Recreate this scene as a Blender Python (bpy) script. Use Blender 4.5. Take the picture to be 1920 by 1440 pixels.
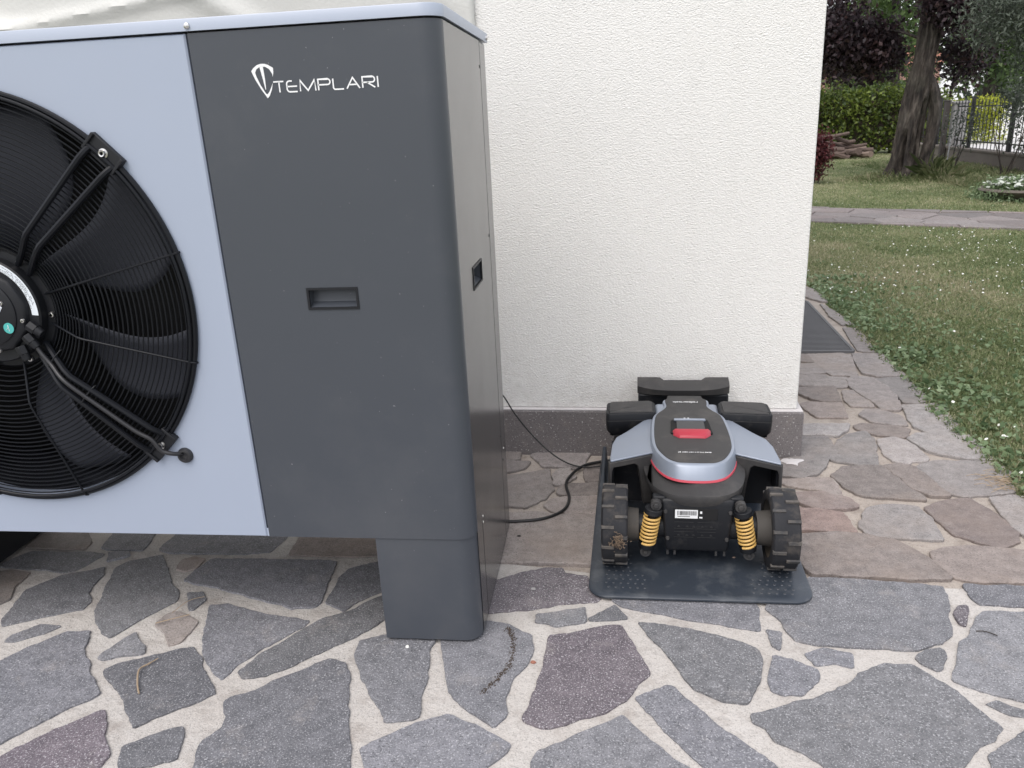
import bpy, bmesh, math, random
import numpy as np
from mathutils import Vector, Matrix, noise

# ------------------------------------------------------------------ scene, camera, light
scene = bpy.context.scene
for o in list(bpy.data.objects):
    bpy.data.objects.remove(o)
COL = scene.collection
CAM_YAW, CAM_PITCH, CAM_ROLL, CAM_H = -0.1306, 0.3245, 0.0494, 1.25
camd = bpy.data.cameras.new('camera')
camd.sensor_width = 36.0
camd.lens = 1466.41 / 1920 * 36.0
camd.clip_start = 0.05
camd.clip_end = 600
camd.dof.use_dof = True
camd.dof.focus_distance = 2.1
camd.dof.aperture_fstop = 14.0
cam = bpy.data.objects.new('camera', camd)
COL.objects.link(cam)
fw = Vector((math.sin(CAM_YAW) * math.cos(CAM_PITCH), math.cos(CAM_YAW) * math.cos(CAM_PITCH), -math.sin(CAM_PITCH)))
r0 = Vector((math.cos(CAM_YAW), -math.sin(CAM_YAW), 0))
d0 = fw.cross(r0)
cr, sr = math.cos(CAM_ROLL), math.sin(CAM_ROLL)
rt = r0 * cr + d0 * sr
dn = d0 * cr - r0 * sr
cam.matrix_world = Matrix(((rt.x, -dn.x, -fw.x, 0), (rt.y, -dn.y, -fw.y, 0), (rt.z, -dn.z, -fw.z, CAM_H), (0, 0, 0, 1)))
scene.camera = cam

SUN_EL, SUN_AZ = math.radians(58), math.radians(205)      # azimuth measured clockwise from +Y
world = bpy.data.worlds.new('World')
scene.world = world
world.use_nodes = True
wn, wl = world.node_tree.nodes, world.node_tree.links
wn.clear()
sky = wn.new('ShaderNodeTexSky')
sky.sky_type = 'NISHITA'
sky.sun_disc = False
sky.sun_elevation = SUN_EL
sky.sun_rotation = SUN_AZ
sky.air_density = 1.0
sky.dust_density = 4.0
sky.ozone_density = 1.0
wmix = wn.new('ShaderNodeMixRGB')                          # thin overcast: the blue is washed out by white cloud
wmix.inputs[0].default_value = 0.62
wmix.inputs[2].default_value = (8.6, 8.6, 8.9, 1)
bg = wn.new('ShaderNodeBackground')
bg.inputs[1].default_value = 0.12
wout = wn.new('ShaderNodeOutputWorld')
wl.new(sky.outputs[0], wmix.inputs[1])
wl.new(wmix.outputs[0], bg.inputs[0])
wl.new(bg.outputs[0], wout.inputs[0])
sund = bpy.data.lights.new('sun', 'SUN')
sund.energy = 1.2
sund.angle = math.radians(45)
sund.color = (1.0, 0.97, 0.93)
sun = bpy.data.objects.new('sun', sund)
COL.objects.link(sun)
sdir = Vector((math.sin(SUN_AZ) * math.cos(SUN_EL), math.cos(SUN_AZ) * math.cos(SUN_EL), math.sin(SUN_EL)))
sun.rotation_euler = (-sdir).to_track_quat('-Z', 'Y').to_euler()
sun.location = sdir * 30
vs = scene.view_settings
vs.view_transform = 'Standard'
vs.look = 'None'
vs.exposure = 0.64
vs.gamma = 1.0
vs.use_curve_mapping = False

# ------------------------------------------------------------------ helpers
random.seed(7)
rng = np.random.default_rng(7)
PI = math.pi


class MB:
    """collects vertices and faces for one mesh"""
    def __init__(self):
        self.v, self.f = [], []

    def add(self, vs_, fs_):
        b = len(self.v)
        self.v += [tuple(p) for p in vs_]
        self.f += [tuple(i + b for i in f) for f in fs_]
        return self

    def box(self, x0, x1, y0, y1, z0, z1, M=None):
        p = [Vector(q) for q in ((x0, y0, z0), (x1, y0, z0), (x1, y1, z0), (x0, y1, z0), (x0, y0, z1), (x1, y0, z1), (x1, y1, z1), (x0, y1, z1))]
        if M is not None:
            p = [M @ q for q in p]
        return self.add(p, [(0, 3, 2, 1), (4, 5, 6, 7), (0, 1, 5, 4), (1, 2, 6, 5), (2, 3, 7, 6), (3, 0, 4, 7)])

    def cyl(self, a, b, ra, rb=None, n=16, caps=True):
        rb = ra if rb is None else rb
        a, b = Vector(a), Vector(b)
        d = (b - a).normalized()
        u = d.orthogonal().normalized()
        w = d.cross(u)
        vs_, fs_ = [], []
        for k in range(n):
            c = u * math.cos(2 * PI * k / n) + w * math.sin(2 * PI * k / n)
            vs_ += [a + c * ra, b + c * rb]
        for k in range(n):
            i, j = 2 * k, 2 * ((k + 1) % n)
            fs_.append((i, j, j + 1, i + 1))
        if caps:
            fs_.append(tuple(2 * k for k in reversed(range(n))))
            fs_.append(tuple(2 * k + 1 for k in range(n)))
        return self.add(vs_, fs_)

    def tube(self, pts, r, n=8, closed=False, caps=True):
        P = [Vector(p) for p in pts]
        m = len(P)
        rad = r if isinstance(r, (list, tuple)) else [r] * m
        ref = Vector((0.31, 0.17, 0.93)).normalized()
        vs_, fs_ = [], []
        prev = None
        for i in range(m):
            if closed:
                t = P[(i + 1) % m] - P[i - 1]
            else:
                t = P[min(i + 1, m - 1)] - P[max(i - 1, 0)]
            t.normalize()
            if prev is None:
                u = t.cross(ref)
                if u.length < 1e-3:
                    u = t.orthogonal()
            else:
                u = prev - t * prev.dot(t)
            u.normalize()
            prev = u
            w = t.cross(u)
            for k in range(n):
                c = u * math.cos(2 * PI * k / n) + w * math.sin(2 * PI * k / n)
                vs_.append(P[i] + c * rad[i])
        last = m if closed else m - 1
        for i in range(last):
            j = (i + 1) % m
            for k in range(n):
                l = (k + 1) % n
                fs_.append((i * n + k, i * n + l, j * n + l, j * n + k))
        if caps and not closed:
            fs_.append(tuple(reversed(range(n))))
            fs_.append(tuple((m - 1) * n + k for k in range(n)))
        return self.add(vs_, fs_)

    def prism(self, poly, z0, z1, axis='z'):
        """closed prism over a polygon; axis 'y' reads poly as (x, z) and z0, z1 as y"""
        n = len(poly)
        if axis == 'z':
            a = [(x, y, z0) for x, y in poly]
            b = [(x, y, z1) for x, y in poly]
        elif axis == 'y':
            a = [(x, z0, y) for x, y in poly]
            b = [(x, z1, y) for x, y in poly]
        else:
            a = [(z0, x, y) for x, y in poly]
            b = [(z1, x, y) for x, y in poly]
        fs_ = [tuple(reversed(range(n))), tuple(range(n, 2 * n))]
        fs_ += [(k, (k + 1) % n, n + (k + 1) % n, n + k) for k in range(n)]
        return self.add(a + b, fs_)

    def loft(self, rings, closed=True, cap0=False, cap1=False):
        n = len(rings[0])
        vs_ = [p for r in rings for p in r]
        fs_ = []
        for i in range(len(rings) - 1):
            for k in range(n if closed else n - 1):
                l = (k + 1) % n
                fs_.append((i * n + k, i * n + l, (i + 1) * n + l, (i + 1) * n + k))
        if cap0:
            fs_.append(tuple(reversed(range(n))))
        if cap1:
            fs_.append(tuple((len(rings) - 1) * n + k for k in range(n)))
        return self.add(vs_, fs_)

    def lathe(self, prof, axis_o, axis_d, n=48):
        """prof = list of (radius, distance along axis)"""
        o, d = Vector(axis_o), Vector(axis_d).normalized()
        u = d.orthogonal().normalized()
        w = d.cross(u)
        rings = [[o + d * h + (u * math.cos(2 * PI * k / n) + w * math.sin(2 * PI * k / n)) * r for k in range(n)] for r, h in prof]
        return self.loft(rings)


def obj(name, mb, mat=None, parent=None, smooth=False, bevel=0, seg=2, loc=None, fix=True):
    me = bpy.data.meshes.new(name)
    me.from_pydata([tuple(v) for v in mb.v], [], mb.f)
    if fix:
        b = bmesh.new()
        b.from_mesh(me)
        bmesh.ops.recalc_face_normals(b, faces=b.faces)
        b.to_mesh(me)
        b.free()
    o = bpy.data.objects.new(name, me)
    COL.objects.link(o)
    if mat:
        me.materials.append(mat)
    if parent is not None:
        o.parent = parent
    if loc is not None:
        o.location = loc
    if bevel:
        m = o.modifiers.new('bevel', 'BEVEL')
        m.width = bevel
        m.segments = seg
        m.limit_method = 'ANGLE'
        m.angle_limit = math.radians(35)
        m.harden_normals = False
    if smooth or bevel:
        me.polygons.foreach_set('use_smooth', [True] * len(me.polygons))
        b2 = bpy.data.meshes
        try:
            me.set_sharp_from_angle(angle=math.radians(38))
        except Exception:
            pass
    return o


def fast_mesh(name, V, F, mat, parent=None, tint=None, smooth=False):
    """V (n,3), F (m,k) arrays, one float per face in tint"""
    V = np.asarray(V, np.float32)
    F = np.asarray(F, np.int32)
    me = bpy.data.meshes.new(name)
    m, k = F.shape
    me.vertices.add(len(V))
    me.vertices.foreach_set('co', V.ravel())
    me.loops.add(m * k)
    me.loops.foreach_set('vertex_index', F.ravel())
    me.polygons.add(m)
    me.polygons.foreach_set('loop_start', np.arange(0, m * k, k, dtype=np.int32))
    if smooth:
        me.polygons.foreach_set('use_smooth', np.ones(m, bool))
    me.update(calc_edges=True)
    if tint is not None:
        a = me.attributes.new('tint', 'FLOAT', 'FACE')
        a.data.foreach_set('value', np.asarray(tint, np.float32))
    me.materials.append(mat)
    o = bpy.data.objects.new(name, me)
    COL.objects.link(o)
    if parent is not None:
        o.parent = parent
    return o


def tag(o, label=None, cat=None, group=None, kind=None):
    if label:
        o['label'] = label
    if cat:
        o['category'] = cat
    if group:
        o['group'] = group
    if kind:
        o['kind'] = kind
    return o


def thing(name, label, cat, loc=(0, 0, 0), rz=0.0, group=None):
    e = bpy.data.objects.new(name, None)
    e.empty_display_size = 0.1
    COL.objects.link(e)
    e.location = loc
    e.rotation_euler = (0, 0, rz)
    return tag(e, label, cat, group)


# ------------------------------------------------------------------ materials
def nodes_of(name):
    m = bpy.data.materials.new(name)
    m.use_nodes = True
    n, l = m.node_tree.nodes, m.node_tree.links
    return m, n, l, n['Principled BSDF']


def tex_noise(n, l, co, scale, detail=3, rough=0.55):
    t = n.new('ShaderNodeTexNoise')
    t.inputs['Scale'].default_value = scale
    t.inputs['Detail'].default_value = detail
    t.inputs['Roughness'].default_value = rough
    l.new(co, t.inputs['Vector'])
    return t.outputs[0]


def ramp(n, l, fac, stops):
    r = n.new('ShaderNodeValToRGB')
    el = r.color_ramp.elements
    while len(el) < len(stops):
        el.new(0.5)
    for e, (p, c) in zip(el, stops):
        e.position = p
        e.color = (c[0], c[1], c[2], 1) if isinstance(c, (tuple, list)) else (c, c, c, 1)
    l.new(fac, r.inputs[0])
    return r.outputs[0]


def mixc(n, l, fac, a, b, mode='MIX'):
    m = n.new('ShaderNodeMixRGB')
    m.blend_type = mode
    for i, s in ((0, fac), (1, a), (2, b)):
        if isinstance(s, (int, float)):
            m.inputs[i].default_value = s
        elif isinstance(s, tuple):
            m.inputs[i].default_value = (s[0], s[1], s[2], 1)
        else:
            l.new(s, m.inputs[i])
    return m.outputs[0]


def bump(n, l, bsdf, h, strength, dist, prev=None):
    b = n.new('ShaderNodeBump')
    b.inputs['Strength'].default_value = strength
    b.inputs['Distance'].default_value = dist
    l.new(h, b.inputs['Height'])
    if prev is not None:
        l.new(prev, b.inputs['Normal'])
    l.new(b.outputs[0], bsdf.inputs['Normal'])
    return b.outputs[0]


def objco(n):
    return n.new('ShaderNodeTexCoord').outputs['Object']


def plain(name, col, rough=0.5, metal=0.0, spec=0.5, var=0.08, vs_=6.0, fine=0.0, fscale=300, bumpd=0.0, bscale=300, coat=0.0, dust=0.0, dustcol=(0.35, 0.31, 0.27), dscale=9.0, dlo=.5, dhi=.75):
    m, n, l, b = nodes_of(name)
    co = objco(n)
    c = mixc(n, l, tex_noise(n, l, co, vs_, 4), tuple(x * (1 - var) for x in col), tuple(min(1, x * (1 + var)) for x in col))
    if fine:
        c = mixc(n, l, tex_noise(n, l, co, fscale, 2), c, tuple(x * (1 + fine) for x in col), 'MIX') if fine > 0 else c
    if dust:
        d = ramp(n, l, tex_noise(n, l, co, dscale, 6, 0.65), [(dlo, 0.0), (dhi, dust)])
        c = mixc(n, l, d, c, dustcol)
    l.new(c, b.inputs['Base Color'])
    b.inputs['Roughness'].default_value = rough
    b.inputs['Metallic'].default_value = metal
    b.inputs['Specular IOR Level'].default_value = spec
    if coat:
        b.inputs['Coat Weight'].default_value = coat
        b.inputs['Coat Roughness'].default_value = 0.15
    if bumpd:
        bump(n, l, b, tex_noise(n, l, co, bscale, 2), 0.6, bumpd)
    return m


def stone_mat(name, c0, c1, speck=0.5, brown=0.0, spk=(0.42, 0.42, 0.45)):
    m, n, l, b = nodes_of(name)
    co = objco(n)
    inf = n.new('ShaderNodeObjectInfo')
    base = mixc(n, l, tex_noise(n, l, co, 5, 5, 0.6), c0, c1)
    base = mixc(n, l, ramp(n, l, tex_noise(n, l, co, 26, 6, 0.7), [(0.38, 0.0), (0.66, 0.65)]), base, tuple(x * 0.55 for x in c0))
    # own tone for each slab
    v = n.new('ShaderNodeMapRange')
    v.inputs[3].default_value = 0.74
    v.inputs[4].default_value = 1.26
    l.new(inf.outputs['Random'], v.inputs[0])
    hsv = n.new('ShaderNodeHueSaturation')
    l.new(v.outputs[0], hsv.inputs['Value'])
    wv = n.new('ShaderNodeTexWhiteNoise')
    wv.noise_dimensions = '1D'
    l.new(inf.outputs['Random'], wv.inputs['W'])
    sv = n.new('ShaderNodeMapRange')
    sv.inputs[3].default_value = 0.7
    sv.inputs[4].default_value = 1.25
    l.new(wv.outputs[0], sv.inputs[0])
    l.new(sv.outputs[0], hsv.inputs['Saturation'])
    l.new(base, hsv.inputs['Color'])
    base = hsv.outputs[0]
    s1 = ramp(n, l, tex_noise(n, l, co, 240, 3, 0.65), [(0.55, 0.0), (0.66, speck)])
    base = mixc(n, l, s1, base, spk)
    s2 = ramp(n, l, tex_noise(n, l, co, 205, 3, 0.65), [(0.34, 0.75), (0.45, 0.0)])
    base = mixc(n, l, s2, base, tuple(x * 0.35 for x in c0))
    if brown:
        w = ramp(n, l, tex_noise(n, l, co, 3.2, 5, 0.65), [(0.48, 0.0), (0.68, brown)])
        base = mixc(n, l, w, base, (0.30, 0.235, 0.19))
    d = ramp(n, l, tex_noise(n, l, co, 7.5, 8, 0.75), [(0.56, 0.0), (0.74, 0.5)])
    base = mixc(n, l, d, base, (0.36, 0.33, 0.31))
    l.new(base, b.inputs['Base Color'])
    b.inputs['Roughness'].default_value = 0.62
    b.inputs['Specular IOR Level'].default_value = 0.4
    p = bump(n, l, b, tex_noise(n, l, co, 42, 6, 0.7), 0.7, 0.006)
    bump(n, l, b, tex_noise(n, l, co, 260, 3), 0.6, 0.002, p)
    return m


def mortar_mat(name, c0, c1, stain):
    m, n, l, b = nodes_of(name)
    co = objco(n)
    base = mixc(n, l, tex_noise(n, l, co, 4, 5, 0.6), c0, c1)
    base = mixc(n, l, ramp(n, l, tex_noise(n, l, co, 260, 3, 0.7), [(0.30, 0.7), (0.48, 0.0)]), base, tuple(x * 0.45 for x in c0))
    base = mixc(n, l, ramp(n, l, tex_noise(n, l, co, 11, 7, 0.75), [(0.50, 0.0), (0.70, 0.75)]), base, stain)
    l.new(base, b.inputs['Base Color'])
    b.inputs['Roughness'].default_value = 0.9
    b.inputs['Specular IOR Level'].default_value = 0.25
    p = bump(n, l, b, tex_noise(n, l, co, 38, 6, 0.7), 0.9, 0.010)
    bump(n, l, b, tex_noise(n, l, co, 380, 2), 0.6, 0.002, p)
    return m


def leaf_mat(name, cols, rough=0.55, trans=0.35, spec=0.4):
    m, n, l, b = nodes_of(name)
    a = n.new('ShaderNodeAttribute')
    a.attribute_name = 'tint'
    c = ramp(n, l, a.outputs['Fac'], [(i / (len(cols) - 1), c) for i, c in enumerate(cols)])
    l.new(c, b.inputs['Base Color'])
    b.inputs['Roughness'].default_value = rough
    b.inputs['Specular IOR Level'].default_value = spec
    t = n.new('ShaderNodeBsdfTranslucent')
    l.new(c, t.inputs[0])
    mx = n.new('ShaderNodeMixShader')
    mx.inputs[0].default_value = trans
    l.new(b.outputs[0], mx.inputs[1])
    l.new(t.outputs[0], mx.inputs[2])
    l.new(mx.outputs[0], n['Material Output'].inputs[0])
    return m


def stucco_mat():
    m, n, l, b = nodes_of('white_stucco')
    co = objco(n)
    c = mixc(n, l, tex_noise(n, l, co, 1.3, 5, 0.6), (0.80, 0.79, 0.765), (0.85, 0.842, 0.82))
    c = mixc(n, l, ramp(n, l, tex_noise(n, l, co, 110, 3), [(0.3, 0.2), (0.5, 0.0)]), c, (0.62, 0.61, 0.59))
    # rain streaks and splashed dirt close to the plinth
    st = n.new('ShaderNodeMapping')
    st.inputs['Scale'].default_value = (9, 9, 0.5)
    l.new(co, st.inputs['Vector'])
    c = mixc(n, l, ramp(n, l, tex_noise(n, l, st.outputs[0], 1.0, 4, 0.6), [(0.52, 0.0), (0.72, 0.045)]), c, (0.56, 0.53, 0.48))
    sp_ = n.new('ShaderNodeSeparateXYZ')
    l.new(co, sp_.inputs[0])
    mr = n.new('ShaderNodeMapRange')
    mr.inputs[1].default_value = 0.18
    mr.inputs[2].default_value = 0.50
    mr.inputs[3].default_value = 0.16
    mr.inputs[4].default_value = 0.0
    l.new(sp_.outputs[2], mr.inputs[0])
    mu = n.new('ShaderNodeMath')
    mu.operation = 'MULTIPLY'
    l.new(mr.outputs[0], mu.inputs[0])
    l.new(ramp(n, l, tex_noise(n, l, co, 30, 5, 0.7), [(0.45, 0.0), (0.62, 1.0)]), mu.inputs[1])
    c = mixc(n, l, mu.outputs[0], c, (0.40, 0.36, 0.31))
    l.new(c, b.inputs['Base Color'])
    b.inputs['Roughness'].default_value = 0.9
    b.inputs['Specular IOR Level'].default_value = 0.2
    mp = n.new('ShaderNodeMapping')
    mp.inputs['Scale'].default_value = (1.0, 1.0, 1.7)
    mp.inputs['Rotation'].default_value = (0, 0.4, 0)
    l.new(co, mp.inputs['Vector'])
    wob = tex_noise(n, l, mp.outputs[0], 135, 3, 0.6)
    v = n.new('ShaderNodeTexVoronoi')
    v.inputs['Scale'].default_value = 85
    l.new(mp.outputs[0], v.inputs['Vector'])
    p = bump(n, l, b, wob, 1.0, 0.0050)
    bump(n, l, b, v.outputs['Distance'], 0.4, 0.002, p)
    return m


def plinth_mat():
    m, n, l, b = nodes_of('plinth_stone')
    co = objco(n)
    c = mixc(n, l, tex_noise(n, l, co, 5, 4), (0.155, 0.14, 0.142), (0.20, 0.185, 0.185))
    c = mixc(n, l, ramp(n, l, tex_noise(n, l, co, 125, 2, 0.6), [(0.62, 0.0), (0.68, 0.8)]), c, (0.62, 0.60, 0.60))
    c = mixc(n, l, ramp(n, l, tex_noise(n, l, co, 210, 2, 0.6), [(0.36, 0.7), (0.46, 0.0)]), c, (0.06, 0.055, 0.055))
    c = mixc(n, l, ramp(n, l, tex_noise(n, l, co, 14, 7, 0.75), [(0.53, 0.0), (0.74, 0.55)]), c, (0.30, 0.27, 0.24))
    l.new(c, b.inputs['Base Color'])
    b.inputs['Roughness'].default_value = 0.6
    bump(n, l, b, tex_noise(n, l, co, 250, 3), 0.5, 0.002)
    return m


def panel_mat(name, col, rough, spec, var=0.03, metal=0.0, coat=0.0, speck=True):
    m, n, l, b = nodes_of(name)
    co = objco(n)
    c = mixc(n, l, tex_noise(n, l, co, 2.2, 4), tuple(x * (1 - var) for x in col), tuple(x * (1 + var) for x in col))
    if speck:      # specks of dust and scratches
        c = mixc(n, l, ramp(n, l, tex_noise(n, l, co, 150, 1, 0.5), [(0.80, 0.0), (0.83, 0.5)]), c, (0.4, 0.4, 0.42))
    l.new(c, b.inputs['Base Color'])
    b.inputs['Roughness'].default_value = rough
    r = n.new('ShaderNodeMapRange')
    r.inputs[3].default_value = rough - 0.05
    r.inputs[4].default_value = rough + 0.06
    l.new(tex_noise(n, l, co, 7, 5), r.inputs[0])
    l.new(r.outputs[0], b.inputs['Roughness'])
    b.inputs['Specular IOR Level'].default_value = spec
    b.inputs['Metallic'].default_value = metal
    if coat:
        b.inputs['Coat Weight'].default_value = coat
        b.inputs['Coat Roughness'].default_value = 0.2
    c2 = mixc(n, l, ramp(n, l, tex_noise(n, l, co, 1.7, 7, 0.7), [(0.52, 0.0), (0.75, 0.05)]), c, (0.42, 0.40, 0.38))
    l.new(c2, b.inputs['Base Color'])
    p = bump(n, l, b, tex_noise(n, l, co, 3.0, 1), 0.35, 0.004)
    bump(n, l, b, tex_noise(n, l, co, 900, 1), 0.12, 0.0006, p)
    return m


def bark_mat():
    m, n, l, b = nodes_of('bark')
    co = objco(n)
    mp = n.new('ShaderNodeMapping')
    mp.inputs['Scale'].default_value = (1, 1, 0.25)
    l.new(co, mp.inputs['Vector'])
    h = tex_noise(n, l, mp.outputs[0], 14, 6, 0.65)
    c = ramp(n, l, h, [(0.36, (0.012, 0.009, 0.008)), (0.52, (0.050, 0.040, 0.034)), (0.70, (0.135, 0.115, 0.10))])
    c = mixc(n, l, ramp(n, l, tex_noise(n, l, co, 2.2, 4), [(0.5, 0.0), (0.75, 0.4)]), c, (0.13, 0.13, 0.10))
    l.new(c, b.inputs['Base Color'])
    b.inputs['Roughness'].default_value = 0.9
    bump(n, l, b, h, 1.0, 0.06)
    return m


M = {}
M['stone_g'] = stone_mat('slab_grey', (0.152, 0.155, 0.172), (0.24, 0.237, 0.252), 0.62, 0.0, (0.55, 0.55, 0.57))
M['stone_p'] = stone_mat('slab_purple', (0.122, 0.106, 0.124), (0.21, 0.186, 0.20), 0.85, 0.0, (0.56, 0.54, 0.56))
M['stone_b'] = stone_mat('slab_brown', (0.255, 0.216, 0.20), (0.34, 0.30, 0.28), 0.35, 0.35, (0.45, 0.42, 0.40))
M['stone_l'] = stone_mat('slab_pale_grey', (0.27, 0.243, 0.236), (0.36, 0.33, 0.318), 0.3, 0.25, (0.48, 0.46, 0.44))
M['stone_path'] = stone_mat('path_slab', (0.225, 0.195, 0.19), (0.265, 0.235, 0.228), 0.15, 0.1, (0.40, 0.38, 0.38))
M['stone_r'] = stone_mat('slab_reddish', (0.25, 0.19, 0.175), (0.31, 0.255, 0.235), 0.25, 0.3, (0.45, 0.42, 0.40))
M['mortar'] = mortar_mat('pale_mortar', (0.475, 0.435, 0.40), (0.58, 0.56, 0.54), (0.32, 0.285, 0.26))
M['mortar_old'] = mortar_mat('old_sandy_mortar', (0.37, 0.32, 0.282), (0.47, 0.42, 0.375), (0.22, 0.185, 0.16))
M['stucco'] = stucco_mat()
M['plinth'] = plinth_mat()
M['cap'] = plain('plinth_edge_mortar', (0.52, 0.50, 0.50), 0.85, var=0.1, vs_=20, bumpd=0.002)
M['light_panel'] = panel_mat('silver_blue_paint', (0.345, 0.392, 0.485), 0.42, 0.5, coat=0.0)
M['dark_panel'] = panel_mat('anthracite_paint', (0.060, 0.067, 0.080), 0.36, 0.42)
M['side_panel'] = panel_mat('anthracite_side_paint', (0.055, 0.053, 0.053), 0.19, 0.55, coat=0.1, speck=False)
M['lid'] = panel_mat('silver_lid', (0.385, 0.43, 0.52), 0.33, 0.55, speck=False)
M['black_pl'] = plain('black_plastic', (0.012, 0.013, 0.016), 0.45, spec=0.32, var=0.15, bumpd=0.0004, bscale=700)
M['black_wire'] = plain('black_coated_wire', (0.008, 0.009, 0.012), 0.36, spec=0.22, var=0.1)
M['black_gloss'] = plain('black_gloss_duct', (0.012, 0.013, 0.016), 0.22, spec=0.6, var=0.1)
M['blade'] = plain('fan_blade_grey', (0.045, 0.048, 0.060), 0.5, spec=0.25, var=0.12, vs_=5)
M['dark_void'] = plain('dark_interior', (0.006, 0.006, 0.007), 0.8, var=0.0)
M['steel'] = plain('bright_steel', (0.62, 0.61, 0.60), 0.28, metal=1.0, var=0.05)
M['white_pr'] = plain('white_print', (0.80, 0.81, 0.82), 0.45, var=0.02)
M['label'] = plain('paper_label', (0.72, 0.77, 0.82), 0.4, var=0.02)
M['print'] = plain('black_print', (0.02, 0.02, 0.022), 0.5, var=0.0)
M['teal'] = plain('teal_sticker', (0.08, 0.42, 0.40), 0.35, var=0.05)
M['rubber'] = plain('tyre_rubber', (0.022, 0.0225, 0.026), 0.7, spec=0.3, var=0.2, vs_=25, bumpd=0.001, bscale=250, dust=0.45, dustcol=(0.17, 0.145, 0.12), dscale=14, dlo=.50, dhi=.72)
M['rubber2'] = plain('tread_bar_rubber', (0.04, 0.04, 0.042), 0.75, var=0.2, vs_=25, dust=0.6, dustcol=(0.20, 0.17, 0.14), dscale=20, dlo=.42, dhi=.68)
M['rim'] = plain('muddy_rim', (0.055, 0.05, 0.045), 0.75, var=0.25, vs_=14, dust=0.6, dustcol=(0.15, 0.12, 0.09), dscale=8)
M['m_black'] = plain('mower_black', (0.011, 0.012, 0.015), 0.45, spec=0.28, var=0.12, bumpd=0.0004, bscale=900, dust=0.22, dustcol=(0.16, 0.145, 0.13), dscale=16, dlo=.56, dhi=.78)
M['m_dark'] = plain('mower_charcoal', (0.045, 0.044, 0.045), 0.55, spec=0.3, var=0.08, bumpd=0.0003, bscale=1200, dust=0.25, dustcol=(0.22, 0.2, 0.18), dscale=11, dlo=.5, dhi=.8)
M['m_silver'] = plain('mower_silver', (0.27, 0.305, 0.37), 0.36, metal=0.25, spec=0.5, var=0.04, dust=0.12, dscale=7)
M['m_red'] = plain('mower_red', (0.40, 0.026, 0.048), 0.38, var=0.05)
M['m_red2'] = plain('mower_red_line', (0.55, 0.07, 0.10), 0.4, var=0.05)
M['spring'] = plain('yellow_spring', (0.62, 0.39, 0.12), 0.45, var=0.1, vs_=40, dust=0.25, dustcol=(0.3, 0.2, 0.1), dscale=25)
M['glass'] = plain('dark_screen', (0.05, 0.051, 0.055), 0.3, spec=0.35, var=0.02)
M['mat'] = plain('dock_mat_plastic', (0.034, 0.042, 0.055), 0.33, var=0.15, vs_=10, dust=0.4, dustcol=(0.17, 0.178, 0.185), dscale=17, dlo=.50, dhi=.76, bumpd=0.0006, bscale=500)
M['cable'] = plain('black_cable', (0.012, 0.012, 0.013), 0.45, var=0.1)
M['sheet'] = plain('translucent_white_sheet', (0.60, 0.60, 0.575), 0.55, var=0.08, vs_=3, bumpd=0.002, bscale=90, dust=0.35, dustcol=(0.45, 0.44, 0.41), dscale=3)
M['grate'] = plain('weathered_steel_grate', (0.13, 0.13, 0.135), 0.55, metal=0.3, var=0.2, vs_=9)
M['straw'] = plain('muddy_straw', (0.16, 0.115, 0.08), 0.9, var=0.4, vs_=90)
M['twig'] = plain('dry_twig', (0.34, 0.26, 0.18), 0.85, var=0.25, vs_=60)
M['bark'] = bark_mat()
M['logs'] = plain('old_wood', (0.115, 0.082, 0.07), 0.9, var=0.35, vs_=9, bumpd=0.02, bscale=25)
M['log_end'] = plain('cut_wood', (0.22, 0.165, 0.135), 0.9, var=0.2, vs_=20)
M['fence'] = plain('black_iron', (0.02, 0.02, 0.022), 0.5, var=0.2)
M['fpost'] = plain('brown_post', (0.07, 0.06, 0.058), 0.7, var=0.2)
M['concrete'] = plain('weathered_concrete', (0.145, 0.125, 0.108), 0.9, var=0.25, vs_=3, bumpd=0.01, bscale=30)
M['pillar'] = plain('grey_concrete', (0.35, 0.34, 0.34), 0.9, var=0.25, vs_=6)
M['whitewall'] = plain('white_paint', (0.80, 0.80, 0.80), 0.8, var=0.03)
M['roadm'] = plain('pale_drive', (0.55, 0.54, 0.54), 0.9, var=0.06, vs_=0.6)
M['roof'] = plain('clay_roof', (0.30, 0.13, 0.09), 0.85, var=0.2, vs_=4)
M['pinkwall'] = plain('salmon_wall', (0.48, 0.28, 0.23), 0.85, var=0.06)
M['metalstake'] = plain('grey_stake', (0.42, 0.42, 0.43), 0.5, metal=0.5, var=0.1)
M['soil'] = plain('dark_soil', (0.06, 0.045, 0.036), 0.95, var=0.3, vs_=8, bumpd=0.02, bscale=40)
M['mark'] = plain('faint_grey_print', (0.03, 0.03, 0.032), 0.6, var=0.1)
M['purple_leaf'] = leaf_mat('purple_leaves', [(0.013, 0.009, 0.013), (0.030, 0.020, 0.026), (0.055, 0.036, 0.042), (0.10, 0.055, 0.055)], 0.5, 0.25)
M['green_leaf'] = leaf_mat('green_leaves', [(0.03, 0.055, 0.018), (0.065, 0.11, 0.03), (0.12, 0.18, 0.06)], 0.5, 0.4)
M['hedge_leaf'] = leaf_mat('hedge_leaves', [(0.02, 0.035, 0.012), (0.055, 0.085, 0.02), (0.13, 0.175, 0.03), (0.22, 0.27, 0.05)], 0.45, 0.3)
M['yellow_leaf'] = leaf_mat('yellow_green_leaves', [(0.18, 0.22, 0.02), (0.38, 0.42, 0.04), (0.5, 0.52, 0.08)], 0.5, 0.4)
M['olive_leaf'] = leaf_mat('grey_green_leaves', [(0.035, 0.045, 0.032), (0.085, 0.105, 0.08), (0.17, 0.195, 0.155)], 0.55, 0.3)
M['red_leaf'] = leaf_mat('dark_red_leaves', [(0.035, 0.008, 0.012), (0.10, 0.022, 0.028), (0.16, 0.05, 0.05)], 0.5, 0.3)
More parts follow.
